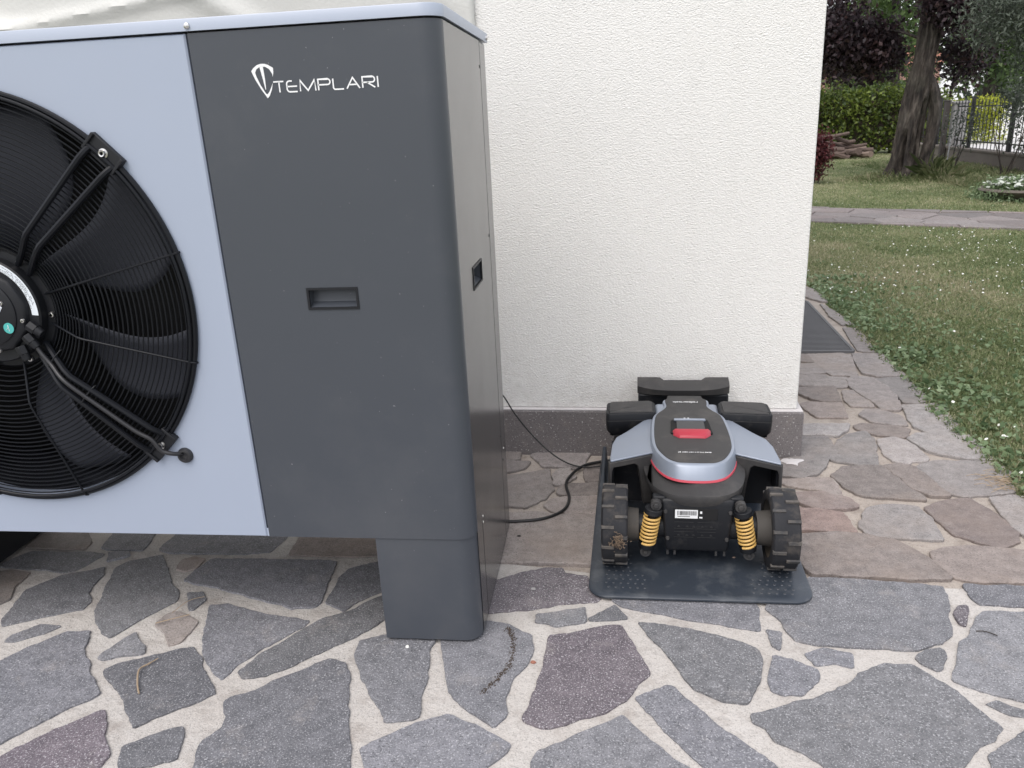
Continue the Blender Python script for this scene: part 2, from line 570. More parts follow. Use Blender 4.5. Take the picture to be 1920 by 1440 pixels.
M['grass'] = leaf_mat('grass_blades', [(0.14, 0.185, 0.08), (0.25, 0.30, 0.14), (0.39, 0.405, 0.235), (0.56, 0.51, 0.355)], 0.6, 0.5)
M['weed'] = leaf_mat('weed_leaves', [(0.10, 0.155, 0.075), (0.19, 0.265, 0.135), (0.32, 0.40, 0.24)], 0.45, 0.35)
M['blossom'] = plain('pale_blossom', (0.50, 0.53, 0.48), 0.7, var=0.15, vs_=20)
M['petal'] = plain('white_petals', (0.78, 0.78, 0.74), 0.7, var=0.05)


def lawn_mat():
    m, n, l, b = nodes_of('lawn_ground')
    co = objco(n)
    g = mixc(n, l, tex_noise(n, l, co, 1.1, 6, 0.65), (0.13, 0.16, 0.07), (0.25, 0.26, 0.13))
    g = mixc(n, l, ramp(n, l, tex_noise(n, l, co, 60, 4, 0.7), [(0.3, 0.75), (0.55, 0.0)]), g, (0.05, 0.065, 0.028))
    g = mixc(n, l, ramp(n, l, tex_noise(n, l, co, 2.7, 5, 0.7), [(0.55, 0.0), (0.72, 0.55)]), g, (0.17, 0.145, 0.085))
    l.new(g, b.inputs['Base Color'])
    b.inputs['Roughness'].default_value = 0.95
    bump(n, l, b, tex_noise(n, l, co, 70, 4, 0.7), 0.9, 0.02)
    return m


M['lawn'] = lawn_mat()

# outlines of the slabs, in millimetres on the ground: zone, tone, corners
STONES = [
('front','b',[(-1906,2055),(-1928,2179),(-1754,2163),(-1698,2097),(-1691,2055),(-1771,2049)]),
('front','g',[(-1644,2064),(-1663,2173),(-1513,2171),(-1491,2078),(-1494,2053),(-1586,2053)]),
('front','g',[(-1442,2061),(-1437,2180),(-1043,2186),(-1065,2062),(-1137,2047),(-1299,2041),(-1397,2044)]),
('front','b',[(-998,2046),(-1009,2180),(-742,2182),(-705,2051),(-839,2040)]),
('front','g',[(-1933,1941),(-1868,2033),(-1662,2038),(-1603,2030),(-1642,1926),(-1676,1916),(-1785,1932)]),
('front','g',[(-1570,1984),(-1600,2036),(-1532,2045),(-1517,2021)]),
('front','b',[(-1772,1712),(-1925,1897),(-1848,1923),(-1778,1915),(-1770,1836),(-1738,1774)]),
('front','g',[(-1690,1677),(-1724,1817),(-1666,1902),(-1557,1953),(-1538,1913),(-1519,1815),(-1486,1775),(-1481,1735),(-1568,1702),(-1619,1671),(-1665,1650)]),
('front','g',[(-1448,1747),(-1511,1914),(-1520,1948),(-1491,1991),(-1411,2031),(-1357,1966),(-1313,1900),(-1247,1832),(-1228,1787),(-1257,1751),(-1306,1650),(-1323,1616),(-1364,1638),(-1426,1700)]),
('front','b',[(-1321,1950),(-1333,2003),(-1298,2026),(-1256,2012),(-1262,1958),(-1283,1935)]),
('front','g',[(-1265,1891),(-1259,1953),(-1236,2013),(-858,2019),(-829,2010),(-822,1931),(-805,1797),(-816,1777),(-872,1769),(-997,1808),(-1139,1858),(-1210,1871)]),
('front','g',[(-790,1797),(-793,1921),(-780,1978),(-668,2034),(-628,1886),(-711,1801),(-728,1762)]),
('front','g',[(-1216,1829),(-1175,1836),(-1146,1796),(-1163,1746),(-1182,1764)]),
('front','b',[(-1230,1677),(-1227,1719),(-1208,1739),(-1150,1722),(-1118,1696),(-1112,1651),(-1118,1607),(-1139,1593),(-1176,1630)]),
('front','g',[(-1610,1581),(-1610,1612),(-1555,1660),(-1493,1659),(-1526,1621),(-1581,1583)]),
('front','g',[(-1581,1453),(-1555,1505),(-1522,1560),(-1460,1629),(-1396,1641),(-1379,1611),(-1365,1569),(-1338,1529),(-1309,1511),(-1289,1477),(-1213,1408),(-1225,1386),(-1272,1349),(-1299,1301),(-1345,1242),(-1406,1197)]),
('front','g',[(-1308,1531),(-1304,1555),(-1279,1607),(-1264,1639),(-1224,1593),(-1203,1582),(-1192,1557),(-1241,1547),(-1286,1528)]),
('front','g',[(-1256,1486),(-1241,1511),(-1156,1555),(-1073,1589),(-1032,1546),(-991,1494),(-927,1425),(-1001,1365),(-1067,1306),(-1119,1358),(-1167,1410),(-1215,1444)]),
('front','g',[(-1064,1619),(-1091,1688),(-1121,1772),(-1076,1779),(-972,1750),(-875,1731),(-808,1716),(-814,1693),(-886,1594),(-922,1528),(-940,1471),(-992,1517),(-1034,1562)]),
('front','g',[(-912,1506),(-879,1578),(-801,1689),(-778,1722),(-702,1772),(-650,1833),(-602,1856),(-577,1759),(-604,1730),(-655,1657),(-714,1604),(-773,1544),(-833,1495),(-894,1481)]),
('front','p',[(-1351,1161),(-1313,1203),(-1278,1253),(-1242,1292),(-1172,1354),(-1147,1330),(-1118,1275),(-1074,1225),(-1075,1163),(-1114,1064),(-1274,1043)]),
('front','g',[(-1058,1249),(-1017,1282),(-954,1317),(-933,1287),(-925,1246),(-918,1224),(-980,1203),(-1026,1183),(-1042,1204)]),
('front','g',[(-899,1402),(-836,1444),(-782,1498),(-725,1543),(-694,1561),(-651,1543),(-627,1500),(-601,1403),(-562,1305),(-531,1195),(-592,1131),(-803,1125),(-857,1178),(-893,1266),(-889,1284),(-862,1316),(-873,1354)]),
('front','g',[(-984,1148),(-935,1173),(-880,1171),(-827,1114),(-825,1048),(-941,1039)]),
('front','g',[(-644,1580),(-643,1637),(-575,1666),(-447,1682),(-452,1606),(-438,1515),(-437,1438),(-426,1376),(-501,1359),(-533,1412),(-605,1513)]),
('front','g',[(-427,1624),(-431,1682),(-331,1740),(-269,1726),(-203,1686),(-190,1629),(-205,1566),(-229,1520),(-239,1436),(-235,1385),(-256,1359),(-303,1393),(-364,1442),(-381,1482),(-404,1547)]),
('front','p',[(-336,1772),(-371,1852),(-341,1925),(-256,1972),(-192,2002),(-141,2004),(-131,1977),(-68,1963),(-43,1887),(-26,1858),(-34,1838),(-145,1819),(-227,1791)]),
('front','g',[(-197,1738),(-197,1770),(-154,1785),(-67,1813),(-65,1749),(-145,1723),(-167,1735)]),
('front','g',[(-60,1758),(10,1826),(42,1772),(42,1766),(-12,1758)]),
('front','p',[(-196,1387),(-173,1495),(-165,1598),(-158,1684),(-96,1704),(-17,1734),(25,1736),(40,1698),(64,1634),(92,1553),(54,1501),(32,1456),(-12,1418),(-96,1381),(-149,1359)]),
('front','g',[(-533,1278),(-474,1326),(-414,1367),(-363,1389),(-283,1351),(-210,1311),(-221,1288),(-251,1255),(-278,1211),(-323,1143),(-421,1127),(-494,1207)]),
('front','g',[(-164,1261),(-155,1300),(-94,1333),(-29,1379),(24,1413),(59,1373),(99,1323),(153,1269),(130,1190),(30,1127),(-124,1148)]),
('front','g',[(-221,1220),(-189,1238),(-171,1218),(-137,1115),(-233,1081),(-271,1119)]),
('front','g',[(27,1822),(0,1851),(51,1901),(384,1896),(387,1839),(372,1732),(283,1753),(181,1774),(81,1804)]),
('front','g',[(403,1826),(431,1888),(530,1922),(549,1978),(621,1982),(780,1968),(897,1953),(893,1909),(850,1798),(837,1739),(796,1701),(730,1674),(637,1677),(519,1682),(452,1691),(440,1727),(436,1778)]),
('front','g',[(954,1965),(1043,1964),(1146,1964),(1141,1911),(1108,1865),(951,1870),(944,1902)]),
('front','p',[(875,1830),(898,1863),(921,1864),(912,1836),(880,1774),(868,1786)]),
('front','g',[(922,1810),(948,1838),(1054,1843),(1100,1828),(1028,1664),(918,1500),(895,1505),(842,1528),(792,1551),(769,1570),(798,1622),(841,1707),(878,1741)]),
('front','g',[(68,1751),(152,1738),(252,1713),(327,1676),(362,1650),(353,1589),(337,1538),(299,1462),(244,1469),(189,1502),(170,1543),(142,1615),(106,1677)]),
('front','g',[(390,1737),(425,1726),(408,1653),(391,1675)]),
('front','g',[(390,1636),(433,1624),(484,1589),(476,1550),(455,1535),(428,1500),(384,1500),(359,1509),(359,1554)]),
('front','g',[(460,1648),(517,1674),(576,1654),(563,1601),(525,1614),(480,1604)]),
('front','g',[(718,1647),(751,1679),(789,1681),(789,1651),(752,1601),(721,1621)]),
('front','g',[(301,1431),(353,1453),(449,1494),(533,1543),(568,1587),(644,1624),(699,1623),(717,1599),(756,1549),(788,1479),(816,1427),(782,1390),(740,1365),(678,1307),(615,1243),(461,1227),(415,1300),(389,1325),(334,1358),(320,1395),(301,1406)]),
('front','g',[(51,1470),(125,1511),(139,1509),(176,1461),(245,1379),(289,1335),(332,1283),(370,1226),(301,1188),(204,1254),(161,1305),(116,1370)]),
('front','g',[(805,1496),(838,1509),(883,1479),(905,1456),(840,1467)]),
('front','g',[(747,1341),(774,1362),(857,1423),(908,1438),(854,1299),(776,1235),(738,1271)]),
('back','b',[(553,2206),(686,2230),(774,2220),(846,2186),(890,2128),(918,2052),(929,1994),(840,1985),(734,1991),(625,1997),(560,2005),(534,2092)]),
('back','b',[(933,2136),(994,2161),(1077,2170),(1155,2155),(1235,2146),(1187,1985),(998,1982),(951,1995),(927,2031),(925,2085)]),
('back','b',[(992,4114),(1044,4153),(1045,4029),(1052,4005),(972,4023)]),
('back','b',[(945,3979),(1049,3990),(1064,3833),(1020,3821),(909,3811)]),
('back','b',[(1053,4153),(1228,4158),(1260,4119),(1200,3802),(1188,3776),(1082,3792),(1064,3917),(1051,4035)]),
('back','l',[(1276,4143),(1428,4149),(1414,3769),(1286,3760),(1231,3815),(1252,3998)]),
('back','b',[(895,3784),(1050,3780),(1050,3701),(1037,3621),(962,3628),(872,3642)]),
('back','b',[(1055,3766),(1142,3751),(1100,3612),(1045,3606)]),
('back','l',[(1133,3712),(1169,3763),(1255,3735),(1287,3525),(1243,3316),(1226,3296),(1167,3307),(1150,3436),(1124,3551),(1115,3624)]),
('back','l',[(1262,3721),(1405,3743),(1395,3410),(1331,3379),(1284,3386),(1287,3502),(1280,3572)]),
('back','b',[(855,3600),(1041,3606),(1019,3411),(941,3417),(905,3451),(873,3509)]),
('back','b',[(839,3374),(869,3407),(1015,3394),(998,3217),(880,3227),(859,3289)]),
('back','b',[(1068,3564),(1128,3563),(1153,3447),(1141,3349),(1054,3354),(1045,3426)]),
('back','l',[(1055,3246),(1100,3318),(1156,3317),(1216,3225),(1206,3129),(1147,3139),(1082,3167)]),
('back','l',[(1267,3358),(1421,3378),(1388,3020),(1255,3056),(1229,3110),(1236,3205)]),
('back','l',[(788,3130),(978,3133),(958,3083),(899,3011),(850,3023),(763,3020)]),
('back','b',[(991,3120),(1036,3148),(1141,3120),(1200,3083),(1166,3020),(1144,3003),(1053,3029),(993,3092)]),
('back','l',[(746,3002),(858,3002),(859,2933),(827,2819),(742,2661),(669,2624),(586,2651),(609,2770),(702,2802)]),
('back','l',[(822,2788),(848,2867),(894,2967),(949,3029),(1016,3056),(1030,2985),(969,2736),(894,2743),(842,2773)]),
('back','l',[(1043,2976),(1109,3003),(1148,2968),(1168,2807),(1145,2776),(1100,2775),(1073,2748),(1041,2775),(1023,2852)]),
('back','l',[(1157,2985),(1211,3038),(1274,3038),(1393,3017),(1390,2782),(1293,2800),(1218,2838),(1188,2869),(1168,2935)]),
('back','l',[(1091,2723),(1171,2776),(1277,2777),(1391,2771),(1400,2570),(1333,2531),(1255,2510),(1168,2492),(1134,2514),(1115,2565),(1106,2659)]),
('back','b',[(988,2729),(1051,2752),(1088,2723),(1101,2645),(1121,2495),(1062,2494),(1023,2537),(1010,2630)]),
('back','b',[(789,2640),(840,2720),(926,2731),(985,2729),(1001,2603),(1025,2512),(1037,2462),(958,2473),(854,2489),(832,2507),(802,2559)]),
('back','b',[(581,2595),(681,2624),(774,2626),(783,2572),(774,2487),(710,2531),(636,2556)]),
('back','r',[(609,2452),(636,2503),(722,2511),(790,2456),(808,2414),(786,2402),(702,2388),(658,2405)]),
('back','r',[(555,2249),(583,2385),(675,2387),(743,2360),(753,2239),(670,2242),(622,2251)]),
('back','l',[(774,2277),(832,2397),(906,2429),(990,2413),(1003,2333),(992,2206),(918,2208),(799,2220),(780,2240)]),
('back','r',[(1015,2408),(1106,2470),(1178,2478),(1211,2384),(1232,2265),(1199,2203),(1140,2167),(1085,2204),(1036,2238),(1024,2323)]),
('back','l',[(1242,2479),(1319,2499),(1392,2476),(1373,2259),(1322,2197),(1251,2205),(1232,2265),(1227,2362)]),
('back','b',[(-376,2327),(-252,2341),(-176,2322),(-39,2321),(-37,2180),(-44,2021),(-140,2029),(-364,2033),(-390,2216)]),
('back','b',[(-221,2395),(-198,2439),(-163,2457),(-30,2471),(-29,2346),(-137,2338),(-187,2347)]),
('back','b',[(-185,2479),(-178,2532),(-147,2556),(-31,2571),(-30,2482),(-122,2469)]),
('back','b',[(-413,2607),(-302,2660),(-229,2688),(-216,2579),(-204,2519),(-225,2450),(-286,2382),(-380,2402)]),
('back','b',[(-198,2555),(-211,2630),(-192,2681),(-153,2689),(-128,2618),(-169,2562)]),
('back','l',[(-423,2639),(-432,2753),(-302,2754),(-328,2693)]),
('back','l',[(-308,2817),(-260,2847),(-79,2848),(-99,2736),(-125,2689),(-177,2708),(-250,2714)]),
('back','b',[(-93,2631),(-88,2736),(2,2764),(1,2596),(-84,2582)]),
('back','b',[(-450,2845),(-354,2839),(-353,2767),(-437,2766)]),
('back','l',[(1410,5875),(1468,5743),(1456,5351),(1419,5367),(1339,5559)]),
('back','l',[(1401,5293),(1433,5081),(1451,4756),(1387,4745),(1373,4973)]),
('back','l',[(1377,4686),(1447,4657),(1430,4405),(1395,4178),(1321,4201)]),
('front','g',[(-3044,-463),(-3190,-240),(-3369,-322),(-3380,-443),(-3168,-544)]),
('front','g',[(-3071,92),(-3152,340),(-3289,233),(-3259,58),(-3129,4)]),
('front','g',[(-3068,897),(-3168,1145),(-3349,1077),(-3409,907),(-3391,885),(-3150,773)]),
('back','b',[(-3057,2168),(-3078,2196),(-3310,2231),(-3343,2011),(-3136,1901)]),
('back','b',[(-3006,2484),(-3097,2562),(-3364,2406),(-3358,2313),(-3313,2255),(-3080,2220)]),
('front','g',[(-2864,-215),(-2881,-183),(-3100,-76),(-3163,-216),(-3021,-433)]),
('front','g',[(-2777,97),(-2841,178),(-3038,75),(-3102,-20),(-3095,-38),(-2878,-145)]),
('front','g',[(-2852,260),(-2923,337),(-3107,401),(-3124,369),(-3040,115),(-2854,212)]),
('front','g',[(-2827,613),(-3112,616),(-3137,555),(-3102,437),(-2923,376)]),
('front','g',[(-2814,883),(-2857,897),(-3038,878),(-3124,746),(-3108,652),(-2815,649)]),
('front','g',[(-2937,1212),(-3137,1163),(-3037,915),(-2877,932)]),
('front','g',[(-2887,1284),(-3094,1568),(-3210,1457),(-3139,1200),(-2931,1251)]),
('front','g',[(-2778,1364),(-2881,1681),(-3033,1682),(-3071,1597),(-2854,1300),(-2846,1302)]),
('front','g',[(-2757,1934),(-2849,1998),(-3088,1831),(-3079,1787),(-3035,1718),(-2878,1716)]),
('back','r',[(-2919,2138),(-3036,2157),(-3115,1885),(-3103,1857),(-2864,2024)]),
('back','l',[(-2781,2253),(-2777,2444),(-2866,2471),(-2984,2475),(-3058,2209),(-3038,2181),(-2914,2161)]),
('front','g',[(-2630,-416),(-2679,-286),(-2836,-237),(-2999,-465),(-2880,-546)]),
('front','g',[(-2631,-207),(-2547,43),(-2745,79),(-2848,-168),(-2830,-201),(-2671,-251)]),
('front','g',[(-2633,378),(-2816,257),(-2818,207),(-2746,116),(-2535,77)]),
('front','g',[(-2635,420),(-2671,560),(-2790,609),(-2892,357),(-2831,290),(-2636,418)]),
('front','g',[(-2524,709),(-2535,869),(-2630,952),(-2778,885),(-2779,644),(-2659,594)]),
('front','g',[(-2643,990),(-2845,1266),(-2854,1264),(-2903,1227),(-2839,930),(-2797,916),(-2643,986)]),
('front','g',[(-2506,1198),(-2663,1357),(-2749,1342),(-2813,1283),(-2625,1026)]),
('front','g',[(-2574,1519),(-2622,1634),(-2842,1675),(-2745,1379),(-2667,1393)]),
('front','g',[(-2545,1767),(-2660,1947),(-2721,1924),(-2840,1712),(-2617,1669)]),
('back','b',[(-2593,2078),(-2594,2097),(-2770,2232),(-2896,2145),(-2839,2028),(-2732,1953),(-2661,1978)]),
('back','b',[(-2549,2171),(-2566,2475),(-2613,2508),(-2753,2445),(-2757,2252),(-2585,2121)]),
('front','g',[(-2313,-418),(-2264,-259),(-2284,-233),(-2607,-234),(-2644,-276),(-2595,-407),(-2327,-437)]),
('front','g',[(-2374,61),(-2506,46),(-2509,44),(-2590,-198),(-2300,-197)]),
('front','g',[(-2342,124),(-2356,377),(-2602,398),(-2499,83),(-2369,98)]),
('front','g',[(-2311,460),(-2325,587),(-2503,679),(-2636,567),(-2602,434),(-2347,412)]),
('front','g',[(-2329,903),(-2498,864),(-2488,712),(-2315,622)]),
('front','g',[(-2288,961),(-2312,1198),(-2333,1215),(-2472,1184),(-2607,988),(-2608,981),(-2512,897),(-2319,942)]),
('front','g',[(-2335,1466),(-2344,1475),(-2545,1498),(-2633,1378),(-2477,1220),(-2346,1249)]),
('front','g',[(-2358,1754),(-2368,1768),(-2514,1750),(-2588,1647),(-2541,1533),(-2354,1512)]),
('front','g',[(-2348,1953),(-2574,2052),(-2631,1968),(-2515,1786),(-2376,1803)]),
('back','l',[(-2253,2032),(-2261,2163),(-2338,2233),(-2530,2157),(-2570,2100),(-2569,2082),(-2329,1977)]),
('back','r',[(-2361,2429),(-2542,2467),(-2526,2184),(-2348,2254)]),
('back','r',[(-2276,2497),(-2341,2719),(-2577,2696),(-2599,2528),(-2550,2493),(-2352,2451)]),
('front','g',[(-2143,-252),(-2230,-271),(-2274,-413),(-1975,-478),(-1898,-448)]),
('front','g',[(-2010,-67),(-2018,-20),(-2162,100),(-2316,99),(-2341,75),(-2259,-207),(-2237,-235),(-2147,-216)]),
('front','g',[(-1995,361),(-2050,404),(-2284,436),(-2320,388),(-2307,135),(-2164,136)]),
('front','g',[(-2055,671),(-2110,707),(-2285,598),(-2290,593),(-2276,471),(-2060,442)]),
('front','g',[(-2144,883),(-2268,931),(-2294,915),(-2280,644),(-2129,737)]),
('front','g',[(-2039,974),(-2010,1171),(-2025,1200),(-2275,1190),(-2253,964),(-2129,916)]),
('front','g',[(-1998,1325),(-2094,1503),(-2299,1458),(-2310,1242),(-2289,1225),(-2028,1236)]),
('front','g',[(-2079,1576),(-2137,1722),(-2321,1741),(-2318,1499),(-2311,1493),(-2097,1539)]),
('front','g',[(-2062,1890),(-2113,1964),(-2237,2006),(-2311,1953),(-2341,1792),(-2330,1778),(-2134,1758)]),
('back','l',[(-1913,2249),(-2045,2291),(-2237,2162),(-2229,2034),(-2106,1993)]),
('back','l',[(-2182,2478),(-2259,2479),(-2337,2432),(-2324,2252),(-2248,2184),(-2063,2307)]),
('front','g',[(-1864,-164),(-1987,-96),(-2112,-230),(-1876,-421)]),
('front','g',[(-1836,100),(-1845,108),(-1982,-17),(-1974,-62),(-1844,-134),(-1759,-101)]),
('front','g',[(-1863,140),(-1852,337),(-1961,345),(-2131,121),(-2002,13)]),
('front','g',[(-1789,399),(-1777,575),(-1857,683),(-2019,664),(-2024,430),(-1963,381),(-1837,372)]),
('front','g',[(-1841,859),(-2021,943),(-2108,887),(-2093,738),(-2032,699),(-1865,718)]),
('front','g',[(-1760,932),(-1786,1102),(-1976,1151),(-2002,974),(-1823,891)]),
('front','g',[(-1699,1210),(-1841,1355),(-1964,1312),(-1995,1220),(-1979,1189),(-1775,1136)]),
('front','g',[(-1742,1547),(-1775,1655),(-2046,1561),(-2064,1524),(-1970,1348),(-1848,1391)]),
('back','b',[(-1811,2359),(-1793,2452),(-1870,2562),(-2063,2597),(-2160,2489),(-2039,2314),(-1893,2268)]),
('front','g',[(-1596,-129),(-1733,-129),(-1828,-167),(-1841,-445),(-1840,-445),(-1627,-403)]),
('front','g',[(-1563,29),(-1792,85),(-1724,-93),(-1590,-92)]),
('front','g',[(-1544,75),(-1552,221),(-1647,326),(-1770,369),(-1815,343),(-1827,140),(-1812,127),(-1550,63)]),
('front','g',[(-1379,607),(-1494,711),(-1741,570),(-1752,401),(-1641,362)]),
('front','g',[(-1532,852),(-1543,874),(-1737,905),(-1805,859),(-1830,706),(-1754,604),(-1512,742)]),
('front','g',[(-1446,1163),(-1496,1227),(-1665,1193),(-1750,1110),(-1725,939),(-1543,910)]),
('back','r',[(-1427,2409),(-1561,2556),(-1770,2447),(-1786,2361),(-1501,2242)]),
('front','g',[(-1285,-233),(-1560,-136),(-1592,-409),(-1463,-491),(-1274,-391)]),
('front','g',[(-1262,-181),(-1276,28),(-1516,51),(-1525,36),(-1555,-100),(-1275,-198)]),
('front','g',[(-1243,89),(-1295,289),(-1297,290),(-1515,216),(-1509,87),(-1266,64)]),
('front','g',[(-1357,579),(-1611,341),(-1529,249),(-1315,322)]),
('front','g',[(-1246,881),(-1494,843),(-1475,742),(-1343,624),(-1343,624),(-1245,654)]),
('front','g',[(-1224,945),(-1385,1143),(-1414,1146),(-1512,891),(-1505,878),(-1240,918)]),
('back','r',[(-1229,2456),(-1309,2771),(-1364,2768),(-1518,2674),(-1546,2575),(-1409,2425),(-1229,2456)]),
('front','g',[(-874,-205),(-984,-135),(-1233,-202),(-1249,-225),(-1238,-390),(-1165,-430),(-956,-414)]),
('front','g',[(-1051,75),(-1215,66),(-1240,38),(-1227,-163),(-1003,-102)]),
('front','g',[(-963,233),(-970,323),(-979,343),(-1257,287),(-1209,103),(-1047,111)]),
('front','g',[(-967,578),(-977,590),(-1225,622),(-1323,593),(-1278,321),(-1276,319),(-985,379)]),
('front','g',[(-954,909),(-988,956),(-1191,930),(-1211,897),(-1209,656),(-984,627)]),
('back','l',[(-931,2324),(-953,2380),(-1069,2454),(-1210,2441),(-1211,2440),(-1195,2215),(-954,2286)]),
('front','g',[(-626,-497),(-736,-219),(-792,-195),(-838,-212),(-923,-429),(-912,-446),(-676,-524)]),
('front','g',[(-752,-6),(-787,99),(-940,203),(-1018,90),(-965,-104),(-850,-178),(-805,-162)]),
('front','g',[(-580,292),(-580,295),(-933,309),(-927,238),(-773,133)]),
('front','g',[(-572,344),(-678,524),(-763,572),(-932,566),(-950,367),(-941,345),(-576,331)]),
('front','g',[(-606,847),(-736,927),(-919,898),(-949,613),(-940,602),(-769,608)]),
('back','l',[(-573,2482),(-736,2593),(-929,2385),(-909,2332),(-704,2261)]),
('back','b',[(-751,2611),(-774,2672),(-787,2687),(-927,2705),(-990,2686),(-1052,2472),(-945,2404)]),
('front','g',[(-422,-461),(-387,-249),(-413,-219),(-696,-224),(-591,-487),(-438,-485)]),
('front','g',[(-445,43),(-719,-21),(-769,-166),(-718,-188),(-425,-184)]),
('front','g',[(-566,257),(-751,105),(-721,15),(-454,78)]),
('front','g',[(-385,448),(-316,601),(-373,663),(-639,530),(-546,369)]),
('front','g',[(-445,844),(-571,836),(-733,597),(-664,558),(-392,694)]),
('front','g',[(-74,-427),(-167,-231),(-353,-259),(-384,-452),(-167,-477)]),
('front','g',[(-157,-186),(-147,58),(-200,145),(-410,57),(-388,-194),(-361,-224),(-165,-194)]),
('front','g',[(-206,182),(-377,412),(-538,333),(-545,310),(-544,289),(-420,91),(-207,181)]),
('front','g',[(-133,254),(-153,579),(-162,582),(-283,586),(-351,437),(-183,211)]),
('front','g',[(-164,903),(-180,916),(-408,847),(-354,694),(-287,622),(-177,619)]),
('front','g',[(58,-459),(127,-202),(111,-181),(-131,-211),(-135,-215),(-37,-421),(55,-461)]),
('front','g',[(124,-8),(-111,41),(-120,-174),(103,-146)]),
('front','g',[(197,98),(115,269),(-107,229),(-171,174),(-173,169),(-117,79),(138,26)]),
('front','g',[(135,363),(26,557),(-19,594),(-117,578),(-98,267),(113,305)]),
('front','g',[(73,841),(-129,889),(-141,613),(-134,611),(-26,630)]),
('front','g',[(345,-277),(339,-272),(159,-221),(96,-455),(324,-470)]),
('front','g',[(342,44),(296,69),(226,76),(162,-1),(138,-157),(157,-183),(331,-232)]),
('front','g',[(443,378),(384,433),(169,350),(145,290),(231,112),(291,106)]),
('front','g',[(378,633),(67,556),(163,387),(370,466)]),
('front','g',[(371,711),(136,860),(113,842),(8,618),(45,588),(375,670)]),
('front','g',[(520,902),(311,1153),(186,1096),(155,891),(384,745)]),
('front','g',[(571,-236),(381,-284),(359,-484),(382,-518),(609,-517)]),
('front','g',[(597,-174),(543,24),(378,35),(366,-248),(369,-250),(577,-198)]),
('front','g',[(614,150),(595,314),(473,359),(326,94),(366,72),(548,60)]),
('front','g',[(709,430),(708,584),(414,631),(406,461),(475,397),(609,348)]),
('front','g',[(754,679),(642,895),(552,885),(406,716),(412,668),(717,619)]),
('front','g',[(906,-289),(813,-211),(624,-198),(605,-219),(647,-524),(658,-532),(896,-432)]),
('front','g',[(859,74),(640,125),(577,38),(631,-162),(806,-175)]),
('front','g',[(889,113),(907,352),(731,401),(631,320),(649,160),(878,107)]),
('front','g',[(953,398),(971,656),(953,681),(785,661),(744,595),(745,435),(925,384)]),
('front','g',[(986,804),(933,929),(712,956),(674,912),(785,698),(949,717)]),
('front','g',[(995,1064),(868,1186),(736,1117),(724,991),(936,965)]),
('front','g',[(1138,-198),(942,-293),(932,-438),(939,-445),(1083,-527),(1278,-434)]),
('front','g',[(1140,-143),(1090,40),(909,83),(896,76),(840,-187),(928,-260),(1132,-161)]),
('front','g',[(1198,205),(1226,328),(973,367),(944,353),(925,116),(1098,76)]),
('front','g',[(1209,566),(1006,636),(990,401),(1239,363)]),
('front','g',[(1278,698),(1241,843),(1018,788),(982,703),(1001,676),(1218,601)]),
('front','g',[(1141,1084),(1029,1052),(966,944),(1016,825),(1221,876)]),
('front','g',[(1185,1197),(1149,1319),(951,1395),(892,1213),(1023,1088),(1140,1122)]),
('back','b',[(1115,5413),(964,5421),(951,5408),(993,5153),(1227,5208)]),
('back','l',[(904,6386),(970,5445),(1118,5437),(1168,5488),(1330,6198),(1330,6564),(918,6564)]),
('front','g',[(1330,68),(1217,170),(1124,52),(1173,-124),(1330,-93)]),
('front','g',[(1330,1651),(1182,1748),(1120,1710),(1298,1489),(1330,1498)]),
('front','g',[(-1886,1709),(-1950,1840),(-1968,1846),(-2037,1794),(-2067,1675),(-2005,1616)]),
('back','b',[(-1682,2576),(-1747,2725),(-1875,2679),(-1862,2596),(-1810,2522),(-1727,2539)]),
('back','l',[(-1025,2605),(-1037,2717),(-1046,2729),(-1151,2731),(-1201,2683),(-1104,2556)]),
('front','g',[(-479,934),(-493,963),(-612,1025),(-638,979),(-621,915),(-484,913)]),
('back','b',[(-466,2158),(-503,2195),(-660,2147),(-678,2091),(-674,2083),(-501,2044)]),
('back','l',[(-529,2333),(-630,2344),(-649,2329),(-696,2257),(-662,2171),(-512,2217)]),
('front','g',[(716,1193),(682,1234),(540,1197),(544,1063),(546,1060),(714,1111)]),
('back','l',[(844,4078),(763,4027),(755,3948),(894,3938)]),
('front','g',[(1330,1172),(1275,1168),(1266,1163),(1256,996),(1330,1028)]),
('front','g',[(1330,1314),(1257,1409),(1216,1360),(1282,1205),(1330,1208)]),
('front','g',[(1330,1806),(1199,1923),(1166,1822),(1209,1742),(1330,1792)]),
('back','l',[(-2126,2608),(-2203,2616),(-2215,2569),(-2202,2553),(-2110,2559)]),
('back','b',[(-2105,2658),(-2121,2720),(-2206,2698),(-2207,2649),(-2204,2640),(-2123,2632)]),
('back','b',[(-2005,2732),(-2081,2758),(-2100,2732),(-2082,2666),(-2004,2652)]),
('back','l',[(-1883,2640),(-1872,2747),(-1873,2748),(-1972,2739),(-1981,2734),(-1980,2646),(-1890,2632)]),
('front','g',[(-1631,1330),(-1646,1408),(-1677,1416),(-1735,1402),(-1742,1382),(-1708,1321),(-1647,1315)]),
('front','g',[(-1528,1238),(-1552,1298),(-1605,1305),(-1622,1289),(-1616,1240),(-1534,1230)]),
('front','g',[(-1581,1478),(-1650,1545),(-1658,1539),(-1659,1449),(-1634,1442)]),
('back','b',[(-1541,2684),(-1542,2715),(-1625,2760),(-1649,2745),(-1673,2658),(-1652,2638)]),
('back','b',[(-1349,2336),(-1436,2288),(-1424,2248),(-1371,2220)]),
('back','l',[(-1221,2413),(-1302,2425),(-1328,2391),(-1321,2371),(-1237,2337)]),
('front','g',[(-1014,1099),(-1066,1064),(-1055,1031),(-1023,1022)]),
('front','g',[(-667,1098),(-688,1111),(-757,1096),(-759,1027),(-696,1010)]),
